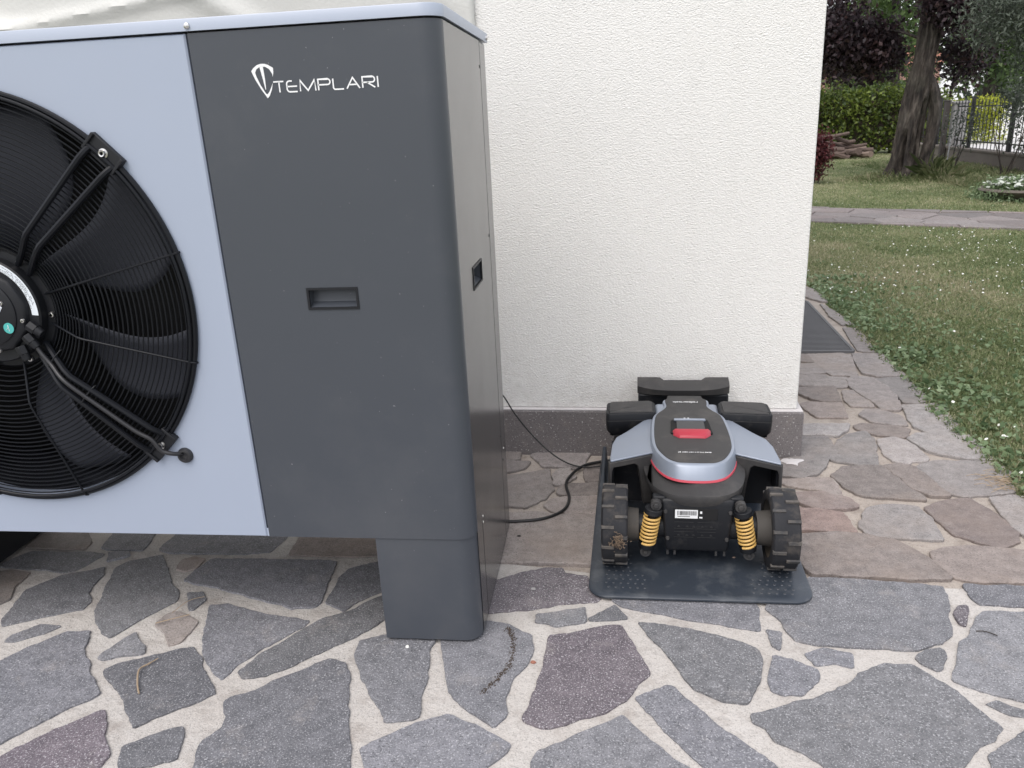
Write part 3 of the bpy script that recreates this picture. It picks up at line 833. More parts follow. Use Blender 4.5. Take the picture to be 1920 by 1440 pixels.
('back','b',[(-710,2718),(-769,2768),(-811,2733),(-744,2657),(-726,2657)]),
('front','g',[(-535,1883),(-560,1994),(-631,1946),(-632,1925),(-550,1878)]),
('back','r',[(-556,2626),(-574,2653),(-690,2627),(-668,2569),(-557,2575)]),
('back','b',[(-585,2738),(-625,2758),(-686,2715),(-704,2650),(-703,2649),(-582,2676)]),
('back','l',[(-452,1957),(-530,1996),(-507,1894)]),
('back','b',[(-459,2410),(-470,2417),(-492,2414),(-515,2336),(-452,2317)]),
('back','b',[(-416,2530),(-429,2538),(-532,2548),(-536,2474),(-497,2438),(-473,2441)]),
('back','b',[(-453,2654),(-532,2622),(-533,2572),(-439,2563)]),
('back','b',[(-447,2685),(-455,2750),(-522,2759),(-561,2739),(-557,2671),(-539,2644),(-450,2680)]),
('front','g',[(-357,996),(-399,987),(-399,917),(-333,924)]),
('front','g',[(-345,1045),(-340,1081),(-419,1077),(-435,1060),(-417,1024),(-413,1021),(-354,1034)]),
('front','g',[(-377,1878),(-373,1889),(-377,1942),(-396,1954),(-423,1945),(-484,1874),(-448,1847)]),
('front','g',[(-246,979),(-323,1015),(-324,1013),(-294,922),(-290,920)]),
('front','g',[(-115,1084),(-130,1097),(-190,1080),(-182,1009),(-141,994)]),
('front','g',[(-11,966),(-22,976),(-111,959),(-107,928),(-49,902)]),
('front','g',[(-32,1076),(-81,1072),(-103,997),(-34,1010)]),
('front','g',[(63,908),(46,947),(22,950),(-21,879),(-14,867),(46,869)]),
('front','g',[(87,1030),(79,1062),(3,1065),(2,1003),(21,987),(50,982)]),
('front','g',[(523,1020),(516,1117),(418,1095),(450,1000),(458,995),(509,1008)]),
('front','g',[(621,993),(548,994),(541,988),(588,907),(612,910)]),
('back','b',[(891,3864),(860,3879),(780,3848),(813,3764),(827,3761)]),
('back','b',[(943,5579),(883,5610),(867,5605),(893,5500),(942,5515)]),
('front','g',[(1061,1490),(1057,1511),(1034,1512),(980,1455),(1006,1438)]),
('front','g',[(1209,1332),(1185,1414),(1138,1414),(1111,1355),(1203,1324)]),
('front','g',[(1213,1477),(1208,1519),(1189,1536),(1091,1521),(1098,1492),(1135,1450),(1190,1450)]),
('front','g',[(1176,1626),(1095,1619),(1096,1558),(1177,1570)]),
('front','g',[(1305,256),(1311,338),(1291,351),(1238,307),(1247,265),(1298,251)]),
('back','l',[(1291,5586),(1234,5610),(1228,5604),(1212,5544),(1308,5537)]),
]

# ------------------------------------------------------------------ ground and paving (sheets of the setting)
def sheet(name, poly, z, mat):
    mb = MB()
    mb.add([(x, y, z) for x, y in poly], [tuple(range(len(poly)))])
    return tag(obj(name, mb, mat), kind='structure')


g = MB()
xs = [-260, -60, -12, -4, 1.34, 3, 6, 12, 40, 120, 260]
ys = [-60, -8, 0, 3, 6, 10, 15, 22, 40, 120, 420]
for yy in ys:
    for xx in xs:
        g.v.append((xx, yy, -0.020))
for j in range(len(ys) - 1):
    for i in range(len(xs) - 1):
        a = j * len(xs) + i
        g.f.append((a, a + 1, a + 1 + len(xs), a + len(xs)))
lawn = tag(obj('lawn', g, M['lawn']), kind='structure')
EDGE = [(1.34, -2.0), (1.345, 2.48), (1.35, 2.68), (1.344, 2.97), (1.344, 3.29), (1.378, 3.64), (1.396, 4.17), (1.43, 5.0), (1.455, 5.8), (1.47, 6.4)]
SPLIT = [(1.335, 1.952), (0.56, 1.945), (-0.06, 1.985), (-0.33, 2.03), (-0.5, 2.24), (-3.4, 2.24)]
patio = sheet('patio', [(-3.4, -2.0), (1.34, -2.0)] + SPLIT, -0.0055, M['mortar'])
walkway = sheet('walkway', list(reversed(SPLIT)) + [(x, y) for x, y in EDGE if y > 2.4] + [(0.84, 6.4), (0.72, 2.86), (-3.4, 2.99)], -0.0095, M['mortar_old'])


def resample(poly, step):
    out = []
    n = len(poly)
    for i in range(n):
        a, b = Vector(poly[i]), Vector(poly[(i + 1) % n])
        L = (b - a).length
        k = max(1, int(L / step))
        for j in range(k):
            out.append(a + (b - a) * (j / k))
    return out


def smooth_corners(poly, amt=0.22):
    out = []
    n = len(poly)
    for i in range(n):
        p, a, b = Vector(poly[i]), Vector(poly[i - 1]), Vector(poly[(i + 1) % n])
        ca = min(amt, 0.004 / max((a - p).length, 1e-4))
        cb = min(amt, 0.004 / max((b - p).length, 1e-4))
        out += [p + (a - p) * ca, p + (b - p) * cb]
    return out


def stone(poly, kind, zone, k):
    P = resample(smooth_corners([(x / 1000, y / 1000) for x, y in poly]), 0.011)
    n = len(P)
    area = sum(P[i - 1].x * P[i].y - P[i].x * P[i - 1].y for i in range(n))
    if area < 0:
        P.reverse()
    rough_ = 0.0034 if zone == 'front' else 0.0042
    grow = 0.0015 if zone == 'front' else 0.0065
    Q = []
    for i in range(n):
        t = (P[(i + 1) % n] - P[i - 1]).normalized()
        nn = Vector((t.y, -t.x))
        q = P[i]
        a = noise.noise(Vector((q.x * 22, q.y * 22, k * 3.1))) * rough_ * 1.6 + noise.noise(Vector((q.x * 85, q.y * 85, k * 1.7))) * rough_
        Q.append((q + nn * (a + grow), nn))
    tx, ty = random.uniform(-.006, .006), random.uniform(-.006, .006)
    c = sum((q for q, _ in Q), Vector((0, 0))) / n
    h0 = random.uniform(-.0015, .0015) if zone == 'front' else random.uniform(-.001, .005)

    def top(q):
        return h0 + (q.x - c.x) * tx + (q.y - c.y) * ty + 0.0016 * noise.noise(Vector((q.x * 14, q.y * 14, k)))
    ch = 0.0014 if zone == 'front' else 0.003
    r0_ = [(q.x, q.y, -0.03) for q, _ in Q]
    r1_ = [(q.x, q.y, top(q) - ch * 0.9) for q, _ in Q]
    r2_ = [((q - nn * ch * 0.5).x, (q - nn * ch * 0.5).y, top(q) - ch * 0.25) for q, nn in Q]
    r3_ = [((q - nn * ch * 1.3).x, (q - nn * ch * 1.3).y, top(q)) for q, nn in Q]
    mb = MB()
    mb.loft([r0_, r1_, r2_, r3_], cap1=True)
    o = obj('stone', mb, M['stone_' + kind], patio if zone == 'front' else walkway, smooth=False, fix=False)
    return o


for k, (zone, kind, poly) in enumerate(STONES):
    stone(poly, kind, zone, k)

# ------------------------------------------------------------------ the house
HROT = math.radians(-1.84)
house = thing('house', 'house with white rough stucco walls above a dark speckled stone plinth', 'house', (0.714, 2.803, 0), HROT)


def hollow_box(x0, x1, y0, y1, z0, z1):
    return MB().box(x0, x1, y0, y1, z0, z1)


obj('plinth', hollow_box(-6.5, 0, 0, 6.6, -0.03, 0.176), M['plinth'], house, bevel=0.003)
obj('plinth_cap', hollow_box(-6.498, -0.003, 0.003, 6.597, 0.1762, 0.184), M['cap'], house, bevel=0.003)
obj('wall', hollow_box(-6.47, -0.022, 0.022, 6.58, 0.1842, 3.3), M['stucco'], house, bevel=0.004)
rf = MB()
rf.add([(-6.6, -0.1, 3.302), (0.1, -0.1, 3.302), (0.1, 6.7, 3.302), (-6.6, 6.7, 3.302), (-6.6, 3.3, 4.5), (0.1, 3.3, 4.5)],
       [(0, 3, 2, 1), (0, 1, 5, 4), (3, 4, 5, 2), (1, 2, 5), (0, 4, 3)])
obj('roof', rf, M['roof'], house)

# plastic sheet hanging on the wall behind the heat pump
sh = MB()
nx, nz = 110, 60
for j in range(nz + 1):
    for i in range(nx + 1):
        u, v = i / nx, j / nz
        x = -2.75 + u * 2.31
        z = 1.15 + v * 1.0
        d = 0.0
        for (ox, oz, sx, am, w) in ((-2.6, 2.35, 0.42, .020, .05), (-2.1, 2.25, 0.24, .018, .04), (-1.6, 2.05, 0.12, .014, .035), (-1.2, 1.86, -0.06, .012, .03), (-2.5, 1.75, 0.30, .016, .04), (-1.9, 1.68, -0.10, .015, .022)):
            s = (z - oz) + (x - ox) * sx + 0.09 * (x - ox) ** 2 * (1 if sx > 0 else -.4)
            d += am * math.exp(-(s / w) ** 2)
        d += 0.006 * noise.noise(Vector((x * 3, z * 5, 0.3)))
        d *= min(1, (1 - u) * 9)
        if u > 0.975:
            d += 0.004
        sh.v.append((x, -0.004 - d + 0.0, z))
for j in range(nz):
    for i in range(nx):
        a = j * (nx + 1) + i
        sh.f.append((a, a + 1, a + nx + 2, a + nx + 1))
so = obj('plastic_sheet', sh, M['sheet'], None, smooth=True)
so.location = (0.714 + 0.0 + (-0.714) * 1.0, 2.815, 0)
so.location = (0.0, 2.843, 0)
so.rotation_euler = (0, 0, HROT)
m_ = so.modifiers.new('thickness', 'SOLIDIFY')
m_.thickness = 0.0015
tag(so, 'crumpled off-white plastic sheet hanging on the wall behind the heat pump', 'sheet')

# ------------------------------------------------------------------ heat pump
YF, XD, XR, YR, ZT, ZB = 1.6373, -0.8444, -0.323, 2.2409, 1.4512, 0.2987
XL = -2.15
HPO = Vector((-1.24, 1.94, 0))
pump = thing('heat_pump', 'large grey outdoor heat pump with black fan grille beside the white wall', 'heat pump', HPO)


def hp(name, mb, mat, parent=None, **kw):
    if parent is None:
        return obj(name, mb, mat, pump, loc=-HPO, **kw)
    return obj(name, mb, mat, parent, **kw)


FC = (-1.418, 0.890)
FR = 0.478


def rect_hole_panel(x0, x1, z0, z1, hx0, hx1, hz0, hz1, y, mb=None):
    """flat panel in the plane y with a rectangular hole"""
    mb = mb or MB()
    X, Z = [x0, hx0, hx1, x1], [z0, hz0, hz1, z1]
    vs_ = [(x, y, z) for z in Z for x in X]
    fs_ = []
    for j in range(3):
        for i in range(3):
            if i == 1 and j == 1:
                continue
            a = j * 4 + i
            fs_.append((a, a + 1, a + 5, a + 4))
    mb.add(vs_, fs_)
    return mb


# fan panel (light) with a round opening
fp = MB()
n = 160
x0, x1, z0, z1 = XL, XD - 0.0025, ZB, ZT - 0.004
outer, inner = [], []
for k in range(n):
    a = 2 * PI * k / n
    c, s = math.cos(a), math.sin(a)
    inner.append((FC[0] + FR * c, FC[1] + FR * s))
    tx = ((x1 - FC[0]) / c) if c > 1e-9 else ((x0 - FC[0]) / c if c < -1e-9 else 1e9)
    tz = ((z1 - FC[1]) / s) if s > 1e-9 else ((z0 - FC[1]) / s if s < -1e-9 else 1e9)
    t = min(tx, tz)
    outer.append([FC[0] + t * c, FC[1] + t * s])
for cx_, cz_ in ((x0, z0), (x1, z0), (x1, z1), (x0, z1)):
    kb = min(range(n), key=lambda q: (outer[q][0] - cx_) ** 2 + (outer[q][1] - cz_) ** 2)
    outer[kb] = [cx_, cz_]
rings = [[(x, YF + 0.03, z) for x, z in outer], [(x, YF + 0.0035, z) for x, z in outer],
         [(x + (0.0035 if x < x0 + .001 else (-0.0035 if x > x1 - .001 else 0)), YF, z + (0.0025 if z < z0 + .001 else (-0.0025 if z > z1 - .001 else 0))) for x, z in outer],
         [(FC[0] + (x - FC[0]) * 1.006, YF, FC[1] + (z - FC[1]) * 1.006) for x, z in inner],
         [(x, YF + 0.002, z) for x, z in inner], [(x, YF + 0.02, z) for x, z in inner]]
fp.loft(rings)
hp('fan_panel', fp, M['light_panel'])

# service panel (dark) wrapping round the front corner, with a handle hole
RC = 0.042
hx0, hx1, hz0, hz1 = -0.657, -0.550, 0.8775, 0.9165
pl = rect_hole_panel(XD + 0.003, XR - RC, ZB, ZT - 0.004, hx0, hx1, hz0, hz1, YF)
arc = [(XR - RC + RC * math.sin(a), YF + RC - RC * math.cos(a)) for a in [PI / 2 * i / 14 for i in range(15)]]
pl.loft([[(x, y, ZB) for x, y in arc], [(x, y, ZT - 0.004) for x, y in arc]], closed=False)
pl.loft([[(XD + 0.003, YF, ZB), (XD + 0.003, YF, ZT - .004)], [(XD + 0.003, YF + .03, ZB), (XD + 0.003, YF + .03, ZT - .004)]], closed=False)
bot = [(XD + 0.003, YF)] + arc
pl.loft([[(x, y, ZB) for x, y in bot], [(x, y + 0.02 if i < 2 else y + 0.012, ZB + 0.0005) for i, (x, y) in enumerate(bot)]], closed=False)
spanel = hp('service_panel', pl, M['dark_panel'], smooth=True)
# seam backing strip between the two front panels
hp('seam_strip', MB().box(XD - 0.02, XD + 0.02, YF + 0.012, YF + 0.028, ZB + 0.0, ZT - 0.006), M['dark_void'])
hp('seam_clip', MB().box(XD - 0.0015, XD + 0.0035, YF + 0.001, YF + 0.0035, ZB + 0.001, ZB + 0.022), M['light_panel'])


def handle(parent_panel, P, U, V, N, w, h_, depth=0.03):
    """recessed grip: P lower-left corner of the hole, U and V unit vectors, N into the casing"""
    P, U, V, N = Vector(P), Vector(U), Vector(V), Vector(N)
    fr = MB()
    b = 0.005
    o_ = [P - U * b * 0 - V * 0, P + U * w, P + U * w + V * h_, P + V * h_]
    ou = [P - U * b - V * b, P + U * (w + b) - V * b, P + U * (w + b) + V * (h_ + b), P - U * b + V * (h_ + b)]
    fr.loft([[q + N * 0.001 for q in ou], [q - N * 0.0022 for q in ou], [q - N * 0.0022 for q in o_], [q + N * 0.004 for q in o_]])
    f_ = hp('handle_frame', fr, M['black_pl'])
    rc = MB()
    back = [P + N * depth * .75 + V * h_ * 0.22, P + U * w + N * depth * .75 + V * h_ * 0.22, P + U * w + V * h_ + N * depth, P + V * h_ + N * depth]
    rc.loft([[q + N * 0.003 for q in o_], back], cap1=True)
    obj('handle_recess', rc, M['dark_panel'], f_)
    return f_


handle(spanel, (hx0, YF, hz0), (1, 0, 0), (0, 0, 1), (0, 1, 0), hx1 - hx0, hz1 - hz0)
# side panel with its own handle hole
SX = XR - 0.0008
sy0, sy1 = YF + RC + 0.0006, 2.143
Y_, Z_ = [sy0, 1.848, 1.972, sy1], [0.0086, 0.8685, 0.9155, ZT - 0.004]
sp = MB()
sp.add([(SX, y, z) for z in Z_ for y in Y_], [(j * 4 + i, j * 4 + i + 1, j * 4 + i + 5, j * 4 + i + 4) for j in range(3) for i in range(3) if not (i == 1 and j == 1)])
sp.loft([[(SX, sy1, 0.0086), (SX, sy1, ZT - .004)], [(SX - 0.02, sy1, 0.0086), (SX - 0.02, sy1, ZT - .004)]], closed=False)
sidep = hp('side_panel', sp, M['side_panel'])
handle(sidep, (SX, 1.848, 0.8685), (0, 1, 0), (0, 0, 1), (-1, 0, 0), 0.124, 0.047)
# rear corner post and the seam in front of it
hp('rear_post', MB().box(SX - 0.05, SX, 2.147, YR, 0.0086, ZT - 0.004), M['side_panel'], bevel=0.004)
hp('leg_seam', MB().box(SX - 0.001, SX + 0.0004, 1.7545, 1.757, 0.0086, 0.285), M['dark_void'])
for zz in (1.385, 0.955, 0.36):
    hp('rivet', MB().cyl((SX - 0.001, 2.140, zz), (SX + 0.0012, 2.140, zz), 0.005, 0.004, 10), M['black_pl'])
for zz, yy, mm in ((0.30, 2.19, 'steel'), (0.27, 2.17, 'black_pl'), (0.295, 1.765, 'steel'), (0.278, 1.765, 'steel')):
    hp('rivet', MB().cyl((SX - 0.001, yy, zz), (SX + 0.0012, yy, zz), 0.0035, 0.003, 10), M[mm])
# carcass: back, left side, floor, inner lining
hp('back_panel', MB().box(XL + 0.002, SX - 0.052, YR - 0.02, YR - 0.001, ZB + 0.002, ZT - 0.006), M['side_panel'])
hp('left_panel', MB().box(XL, XL + 0.012, YF + 0.031, YR - 0.021, ZB + 0.002, ZT - 0.006), M['side_panel'])
hp('floor_pan', MB().box(XL + 0.013, SX - 0.06, YF + 0.035, YR - 0.022, ZB + 0.004, ZB + 0.02), M['black_pl'])


def leg_profile(xa, xb, left=False):
    y0 = YF + 0.003
    pr = [(xa, YR - 0.06)]
    if left:
        pr = [(xb, YR - 0.06), (xb, y0)] + [(xa + RC - RC * math.sin(a), y0 + RC - RC * math.cos(a)) for a in [PI / 2 * i / 10 for i in range(11)]] + [(xa, YR - .06)]
    else:
        pr = [(xa, YR - 0.06), (xa, y0)] + [(xb - RC + RC * math.sin(a), y0 + RC - RC * math.cos(a)) for a in [PI / 2 * i / 14 for i in range(15)]] + [(xb, YR - .06)]
    return pr


lg = MB().prism(leg_profile(-0.5715, SX - 0.0015), 0.0086, ZB - 0.0008)
hp('leg', lg, M['dark_panel'], smooth=True)
lg = MB().prism(leg_profile(XL + 0.002, -1.905, True), 0.0086, ZB - 0.0008)
hp('leg', lg, M['black_pl'], smooth=True)  # anthracite like the right leg; black here stands for the shade on it
# lid
RL = 0.046
lx0, lx1, ly0, ly1 = XL - 0.006, XR + 0.004, YF - 0.0035, YR + 0.028


def lid_ring(ins, z):
    x0_, x1_, y0_, y1_ = lx0 + ins, lx1 - ins, ly0 + ins, ly1 - ins
    r = RL - ins
    p = [(x0_, y1_)] + [(x0_ + r - r * math.cos(a), y0_ + r - r * math.sin(a)) for a in [PI / 2 * i / 10 for i in range(11)]]
    p += [(x1_ - r + r * math.sin(a), y0_ + r - r * math.cos(a)) for a in [PI / 2 * i / 10 for i in range(11)]] + [(x1_, y1_)]
    return [(x, y, z) for x, y in p]


ld = MB().loft([lid_ring(0.004, ZT + 0.0005), lid_ring(0.0, ZT), lid_ring(0.0, ZT + 0.0215), lid_ring(0.0012, ZT + 0.0232), lid_ring(0.004, ZT + 0.0238)], cap0=True, cap1=True)
lid = hp('lid', ld, M['lid'], smooth=True)
for sx in (-0.837, -1.95):
    s_ = MB().lathe([(0.0, 0.0052), (0.0032, 0.0050), (0.0058, 0.0032), (0.0066, 0.0), (0.0066, -0.002)], (sx, ly0, 1.4605), (0, -1, 0), 18)
    s_.cyl((sx, ly0 - 0.0054, 1.4605), (sx, ly0 - 0.003, 1.4605), 0.0019, 0.0019, 6)
    hp('lid_screw', s_, M['steel'], smooth=True)
hp('lid_screw', MB().lathe([(0.0, 0.005), (0.0045, 0.004), (0.0066, 0.0), (0.0066, -0.002)], (lx1, 2.245, 1.461), (1, 0, 0), 16), M['steel'], smooth=True)

# --- fan, behind the grille
yb = YF + 0.02
hp('fan_duct', MB().lathe([(FR + 0.004, -0.004), (FR + 0.002, 0.0), (FR - 0.012, 0.035), (FR - 0.016, 0.16)], (FC[0], yb, FC[1]), (0, 1, 0), 96), M['black_gloss'], smooth=True)
hp('heat_exchanger', MB().box(FC[0] - 0.55, FC[0] + 0.55, yb + 0.25, yb + 0.27, ZB + 0.03, ZT - 0.02), M['dark_void'])
for k in range(7):
    a0 = math.radians(41 + k * 360 / 7)
    bl = MB()
    NR, NA = 14, 8
    for i in range(NR + 1):
        u = i / NR
        r = 0.11 + u * (0.452 - 0.11)
        up = a0 + math.radians(3 - 16 * math.sin(u * PI * 0.9) * 0.55 + 2 * u)
        wid = math.radians(27 + 8 * math.sin(u * PI) - 2 * u)
        for j in range(NA + 1):
            v = j / NA
            a = up - wid * v
            y = yb + 0.018 + 0.085 * v * (1 - 0.35 * u) + 0.012 * math.sin(v * PI)
            bl.v.append((FC[0] + r * math.cos(a), y, FC[1] + r * math.sin(a)))
    for i in range(NR):
        for j in range(NA):
            q = i * (NA + 1) + j
            bl.f.append((q, q + 1, q + NA + 2, q + NA + 1))
    b_ = hp('fan_blade', bl, M['blade'], smooth=True)
    sm = b_.modifiers.new('thickness', 'SOLIDIFY')
    sm.thickness = 0.004
hp('fan_hub', MB().lathe([(0.13, 0.0), (0.13, 0.13), (0.0, 0.13)], (FC[0], yb + 0.01, FC[1]), (0, 1, 0), 48), M['black_pl'], smooth=True)


def gy(r):
    """how far the domed grille stands in front of the panel at radius r"""
    d = 0.030 * (0.486 - r) / 0.256 if r > 0.23 else 0.030 - 0.044 * (0.23 - r) / 0.095
    return YF - 0.010 - d


def pol(r, deg, y=None, off=0.0):
    a = math.radians(deg)
    y = gy(r) if y is None else y
    return (FC[0] + r * math.cos(a) - off * math.sin(a), y, FC[1] + r * math.sin(a) + off * math.cos(a))


NRING = 30
for i in range(NRING):
    r = 0.152 + (0.470 - 0.152) * i / (NRING - 1)
    hp('grille_ring', MB().tube([pol(r, 360 * k / 112) for k in range(112)], 0.0018, 6, closed=True), M['black_wire'], smooth=True)
hp('outer_ring', MB().tube([pol(0.486, 360 * k / 128, YF - 0.006) for k in range(128)], 0.0058, 8, closed=True), M['black_wire'], smooth=True)
hp('outer_ring', MB().tube([pol(0.478, 360 * k / 128, YF - 0.014) for k in range(128)], 0.0038, 8, closed=True), M['black_wire'], smooth=True)
for dg in (14, -16, -76, -104, 164, 196, 76, 104):
    pts = [pol(r, dg, gy(r) - 0.0035) for r in (0.135, 0.18, 0.222, 0.238, 0.30, 0.36, 0.42, 0.478)] + [pol(0.4905, dg, gy(0.47) + 0.001), pol(0.493, dg, YF - 0.004)]
    hp('grille_rod', MB().tube(pts, 0.0027, 8), M['black_wire'], smooth=True)
for dg in (43.6, -44.5, 136.4, -135.5):
    pts_c = (0.132, 0.16, 0.19, 0.216, 0.236, 0.32, 0.40, 0.446, 0.462, 0.474)
    root = hp('bracket', MB().tube([pol(r, dg, gy(r) - (0.010 if r < .455 else (0.006 if r < .47 else -0.001)), off=max(0.016, 0.018 + 0.012 * (r - .23) / .23)) for r in pts_c], [0.0070] * 10, 8), M['black_wire'], smooth=True)
    obj('bracket_rod', MB().tube([pol(r, dg, gy(r) - (0.010 if r < .455 else (0.006 if r < .47 else -0.001)), off=-max(0.016, 0.018 + 0.012 * (r - .23) / .23)) for r in pts_c], [0.0070] * 10, 8), M['black_wire'], root, smooth=True)
    a = math.radians(dg)
    Mx = Matrix.Translation((FC[0] + 0.487 * math.cos(a), YF - 0.006, FC[1] + 0.487 * math.sin(a))) @ Matrix.Rotation(-a, 4, 'Y')
    obj('bracket_foot', MB().box(-0.024, 0.018, -0.006, 0.0055, -0.043, 0.043, Mx).box(-0.024, 0.018, -0.012, -0.0062, 0.036, 0.043, Mx).box(-0.024, 0.018, -0.012, -0.0062, -0.043, -0.036, Mx), M['black_pl'], root, bevel=0.0015)
    bp = Mx @ Vector((-0.002, -0.006, 0))
    bm_ = MB().lathe([(0.0035, 0.002), (0.0040, 0.0072), (0.0066, 0.0080), (0.0074, 0.0065), (0.0074, 0.0015), (0.0105, 0.001), (0.0105, 0.0)], bp, (0, -1, 0), 20)
    obj('bolt', bm_, M['steel'], root, smooth=True)
# motor
fl = MB().lathe([(0.0, -0.004), (0.118, -0.004), (0.140, -0.002), (0.145, 0.004), (0.145, 0.02)], (FC[0], YF + 0.006, FC[1]), (0, 1, 0), 64)
motor = hp('motor', fl, M['black_pl'], smooth=True)
obj('motor_housing', MB().lathe([(0.0, -0.020), (0.120, -0.020), (0.1235, -0.016), (0.124, 0.012)], (FC[0], YF - 0.004, FC[1]), (0, 1, 0), 64), M['black_pl'], motor, smooth=True)
obj('motor_cap', MB().lathe([(0.0, -0.036), (0.088, -0.036), (0.098, -0.031), (0.1025, -0.018)], (FC[0], YF - 0.004, FC[1]), (0, 1, 0), 10), M['black_pl'], motor, bevel=0.003)
obj('motor_cap_disc', MB().lathe([(0.0, -0.0415), (0.074, -0.0415), (0.078, -0.039), (0.078, -0.034)], (FC[0], YF - 0.004, FC[1]), (0, 1, 0), 48), M['black_pl'], motor, smooth=True)
for dg in (52.5, -7.5, -67.5, 112.5, 172.5, -127.5):
    p = pol(0.1335, dg, YF + 0.003)
    obj('flange_bolt', MB().lathe([(0.0035, 0.003), (0.0036, 0.0055), (0.006, 0.0050), (0.0075, 0.002), (0.0075, 0.0)], p, (0, -1, 0), 16), M['steel'], motor, smooth=True)
for dg, rr in ((-13, .092), (-82, .092), (-150, .092), (150, .092), (85, .092), (23, .056)):
    p = pol(rr, dg, YF - (0.039 if rr > .08 else 0.045))
    obj('cap_screw', MB().lathe([(0.002, 0.002), (0.0022, 0.004), (0.0045, 0.0036), (0.0055, 0.0)], p, (0, -1, 0), 12), M['steel'], motor, smooth=True)
# curved rating label with small print
lb = MB()
r1_, r2_ = 0.1045, 0.1205
NL = 40
aa = [math.radians(-6 + 112 * k / NL) for k in range(NL + 1)]
yl = YF - 0.0247
lb.loft([[(FC[0] + r1_ * math.cos(a), yl, FC[1] + r1_ * math.sin(a)) for a in aa], [(FC[0] + r2_ * math.cos(a), yl, FC[1] + r2_ * math.sin(a)) for a in aa]], closed=False)
lab = obj('rating_label', lb, M['label'], motor)
pr = MB()
for row in range(4):
    rr = 0.1062 + row * 0.0032
    a = 2 + row * 2
    while a < 80 - row * 3:
        w = random.uniform(1.0, 3.6)
        if random.random() < 0.7:
            A0, A1 = math.radians(a), math.radians(a + w)
            pr.add([(FC[0] + q * math.cos(t), yl - 0.0005, FC[1] + q * math.sin(t)) for q, t in ((rr, A0), (rr + 0.0009, A0), (rr + 0.0009, A1), (rr, A1))], [(0, 1, 2, 3)])
        a += w + 0.8
obj('label_print', pr, M['print'], lab, fix=False)
# round teal sticker and the small white tag on the cap
yc = YF - 0.0464
tx_, tz_ = FC[0] + 0.055, FC[1] - 0.036
tl = obj('round_sticker', MB().cyl((tx_, yc, tz_), (tx_, yc + 0.001, tz_), 0.0125, None, 28), M['teal'], motor)
obj('sticker_mark', MB().tube([(tx_ - 0.006, yc - 0.0003, tz_ - 0.003), (tx_, yc - 0.0003, tz_ + 0.001), (tx_ + 0.001, yc - 0.0003, tz_ - 0.007)], 0.0008, 4).tube([(tx_, yc - 0.0003, tz_ + 0.001), (tx_, yc - 0.0003, tz_ + 0.008)], 0.0008, 4), M['white_pr'], tl)
Mt = Matrix.Translation((FC[0] + 0.030, yc, FC[1] - 0.006)) @ Matrix.Rotation(math.radians(-52), 4, 'Y')
wt = obj('warning_tag', MB().box(-0.028, 0.028, 0.0, 0.001, -0.0055, 0.0055, Mt), M['label'], motor)
wp = MB()
for t0 in (-0.022, -0.014, -0.006, 0.003):
    wp.box(t0, t0 + 0.006, -0.0003, 0.0002, -0.003, -0.0015, Mt).box(t0, t0 + 0.005, -0.0003, 0.0002, 0.0, 0.0013, Mt)
tri = [Mt @ Vector(q) for q in ((0.015, -0.0004, -0.0035), (0.024, -0.0004, -0.0035), (0.0195, -0.0004, 0.004))]
wp.tube(tri, 0.0004, 4, closed=True)
obj('tag_print', wp, M['print'], wt, fix=False)
# cable glands and cable
for dg, rr in ((-19, 0.118), (-35, 0.118), (-54, 0.120)):
    a = math.radians(dg)
    p0 = Vector(pol(rr - 0.018, dg, YF - 0.030))
    dv = Vector((math.cos(a - 0.35), 0, math.sin(a - 0.35)))
    gl = MB().cyl(p0, p0 + dv * 0.020, 0.0135, 0.0135, 6).cyl(p0 + dv * 0.020, p0 + dv * 0.036, 0.0115, 0.0090, 12)
    obj('cable_gland', gl, M['black_pl'], motor, bevel=0.001)
GR = (-1.021, 0.519)
cp = [pol(0.130, -40, YF - 0.031), pol(0.152, -43, YF - 0.032), pol(0.185, -44.5, YF - 0.036), pol(0.236, -44, YF - 0.054), pol(0.32, -44.3, YF - 0.045), pol(0.42, -44.2, YF - 0.034), pol(0.462, -43.5, YF - 0.029), (GR[0] - 0.045, YF - 0.024, GR[1] + 0.022), (GR[0] - 0.02, YF - 0.016, GR[1] + 0.010), (GR[0], YF + 0.01, GR[1])]


def catmull(P, k=8):
    P = [Vector(p) for p in P]
    out = []
    for i in range(len(P) - 1):
        a, b, c, d = P[max(i - 1, 0)], P[i], P[i + 1], P[min(i + 2, len(P) - 1)]
        for j in range(k):
            t = j / k
            out.append(0.5 * ((2 * b) + (c - a) * t + (2 * a - 5 * b + 4 * c - d) * t * t + (3 * b - a - 3 * c + d) * t ** 3))
    out.append(P[-1])
    return out


M['cable_grey'] = plain('grey_black_cable', (0.022, 0.022, 0.025), 0.42, var=0.1)
fcab = hp('fan_cable', MB().tube(catmull(cp), 0.0052, 10), M['cable_grey'], smooth=True)
for dg, r in ((-42.5, 0.178), (-44.3, 0.29)):
    obj('cable_tie', MB().tube([pol(r, dg, gy(r) - 0.004 - 0.014 * math.sin(t) , off=0.034 * math.cos(t)) for t in [PI * q / 10 for q in range(11)]], 0.0014, 6), M['black_pl'], fcab)
hp('grommet', MB().lathe([(0.0, 0.003), (0.0085, 0.004), (0.0115, 0.011), (0.0165, 0.010), (0.0195, 0.005), (0.0195, 0.0)], (GR[0], YF + 0.001, GR[1]), (0, -1, 0), 28), M['cable_grey'], smooth=True)

# --- brand lettering on the service panel
logo = None
YLOGO = YF - 0.0006


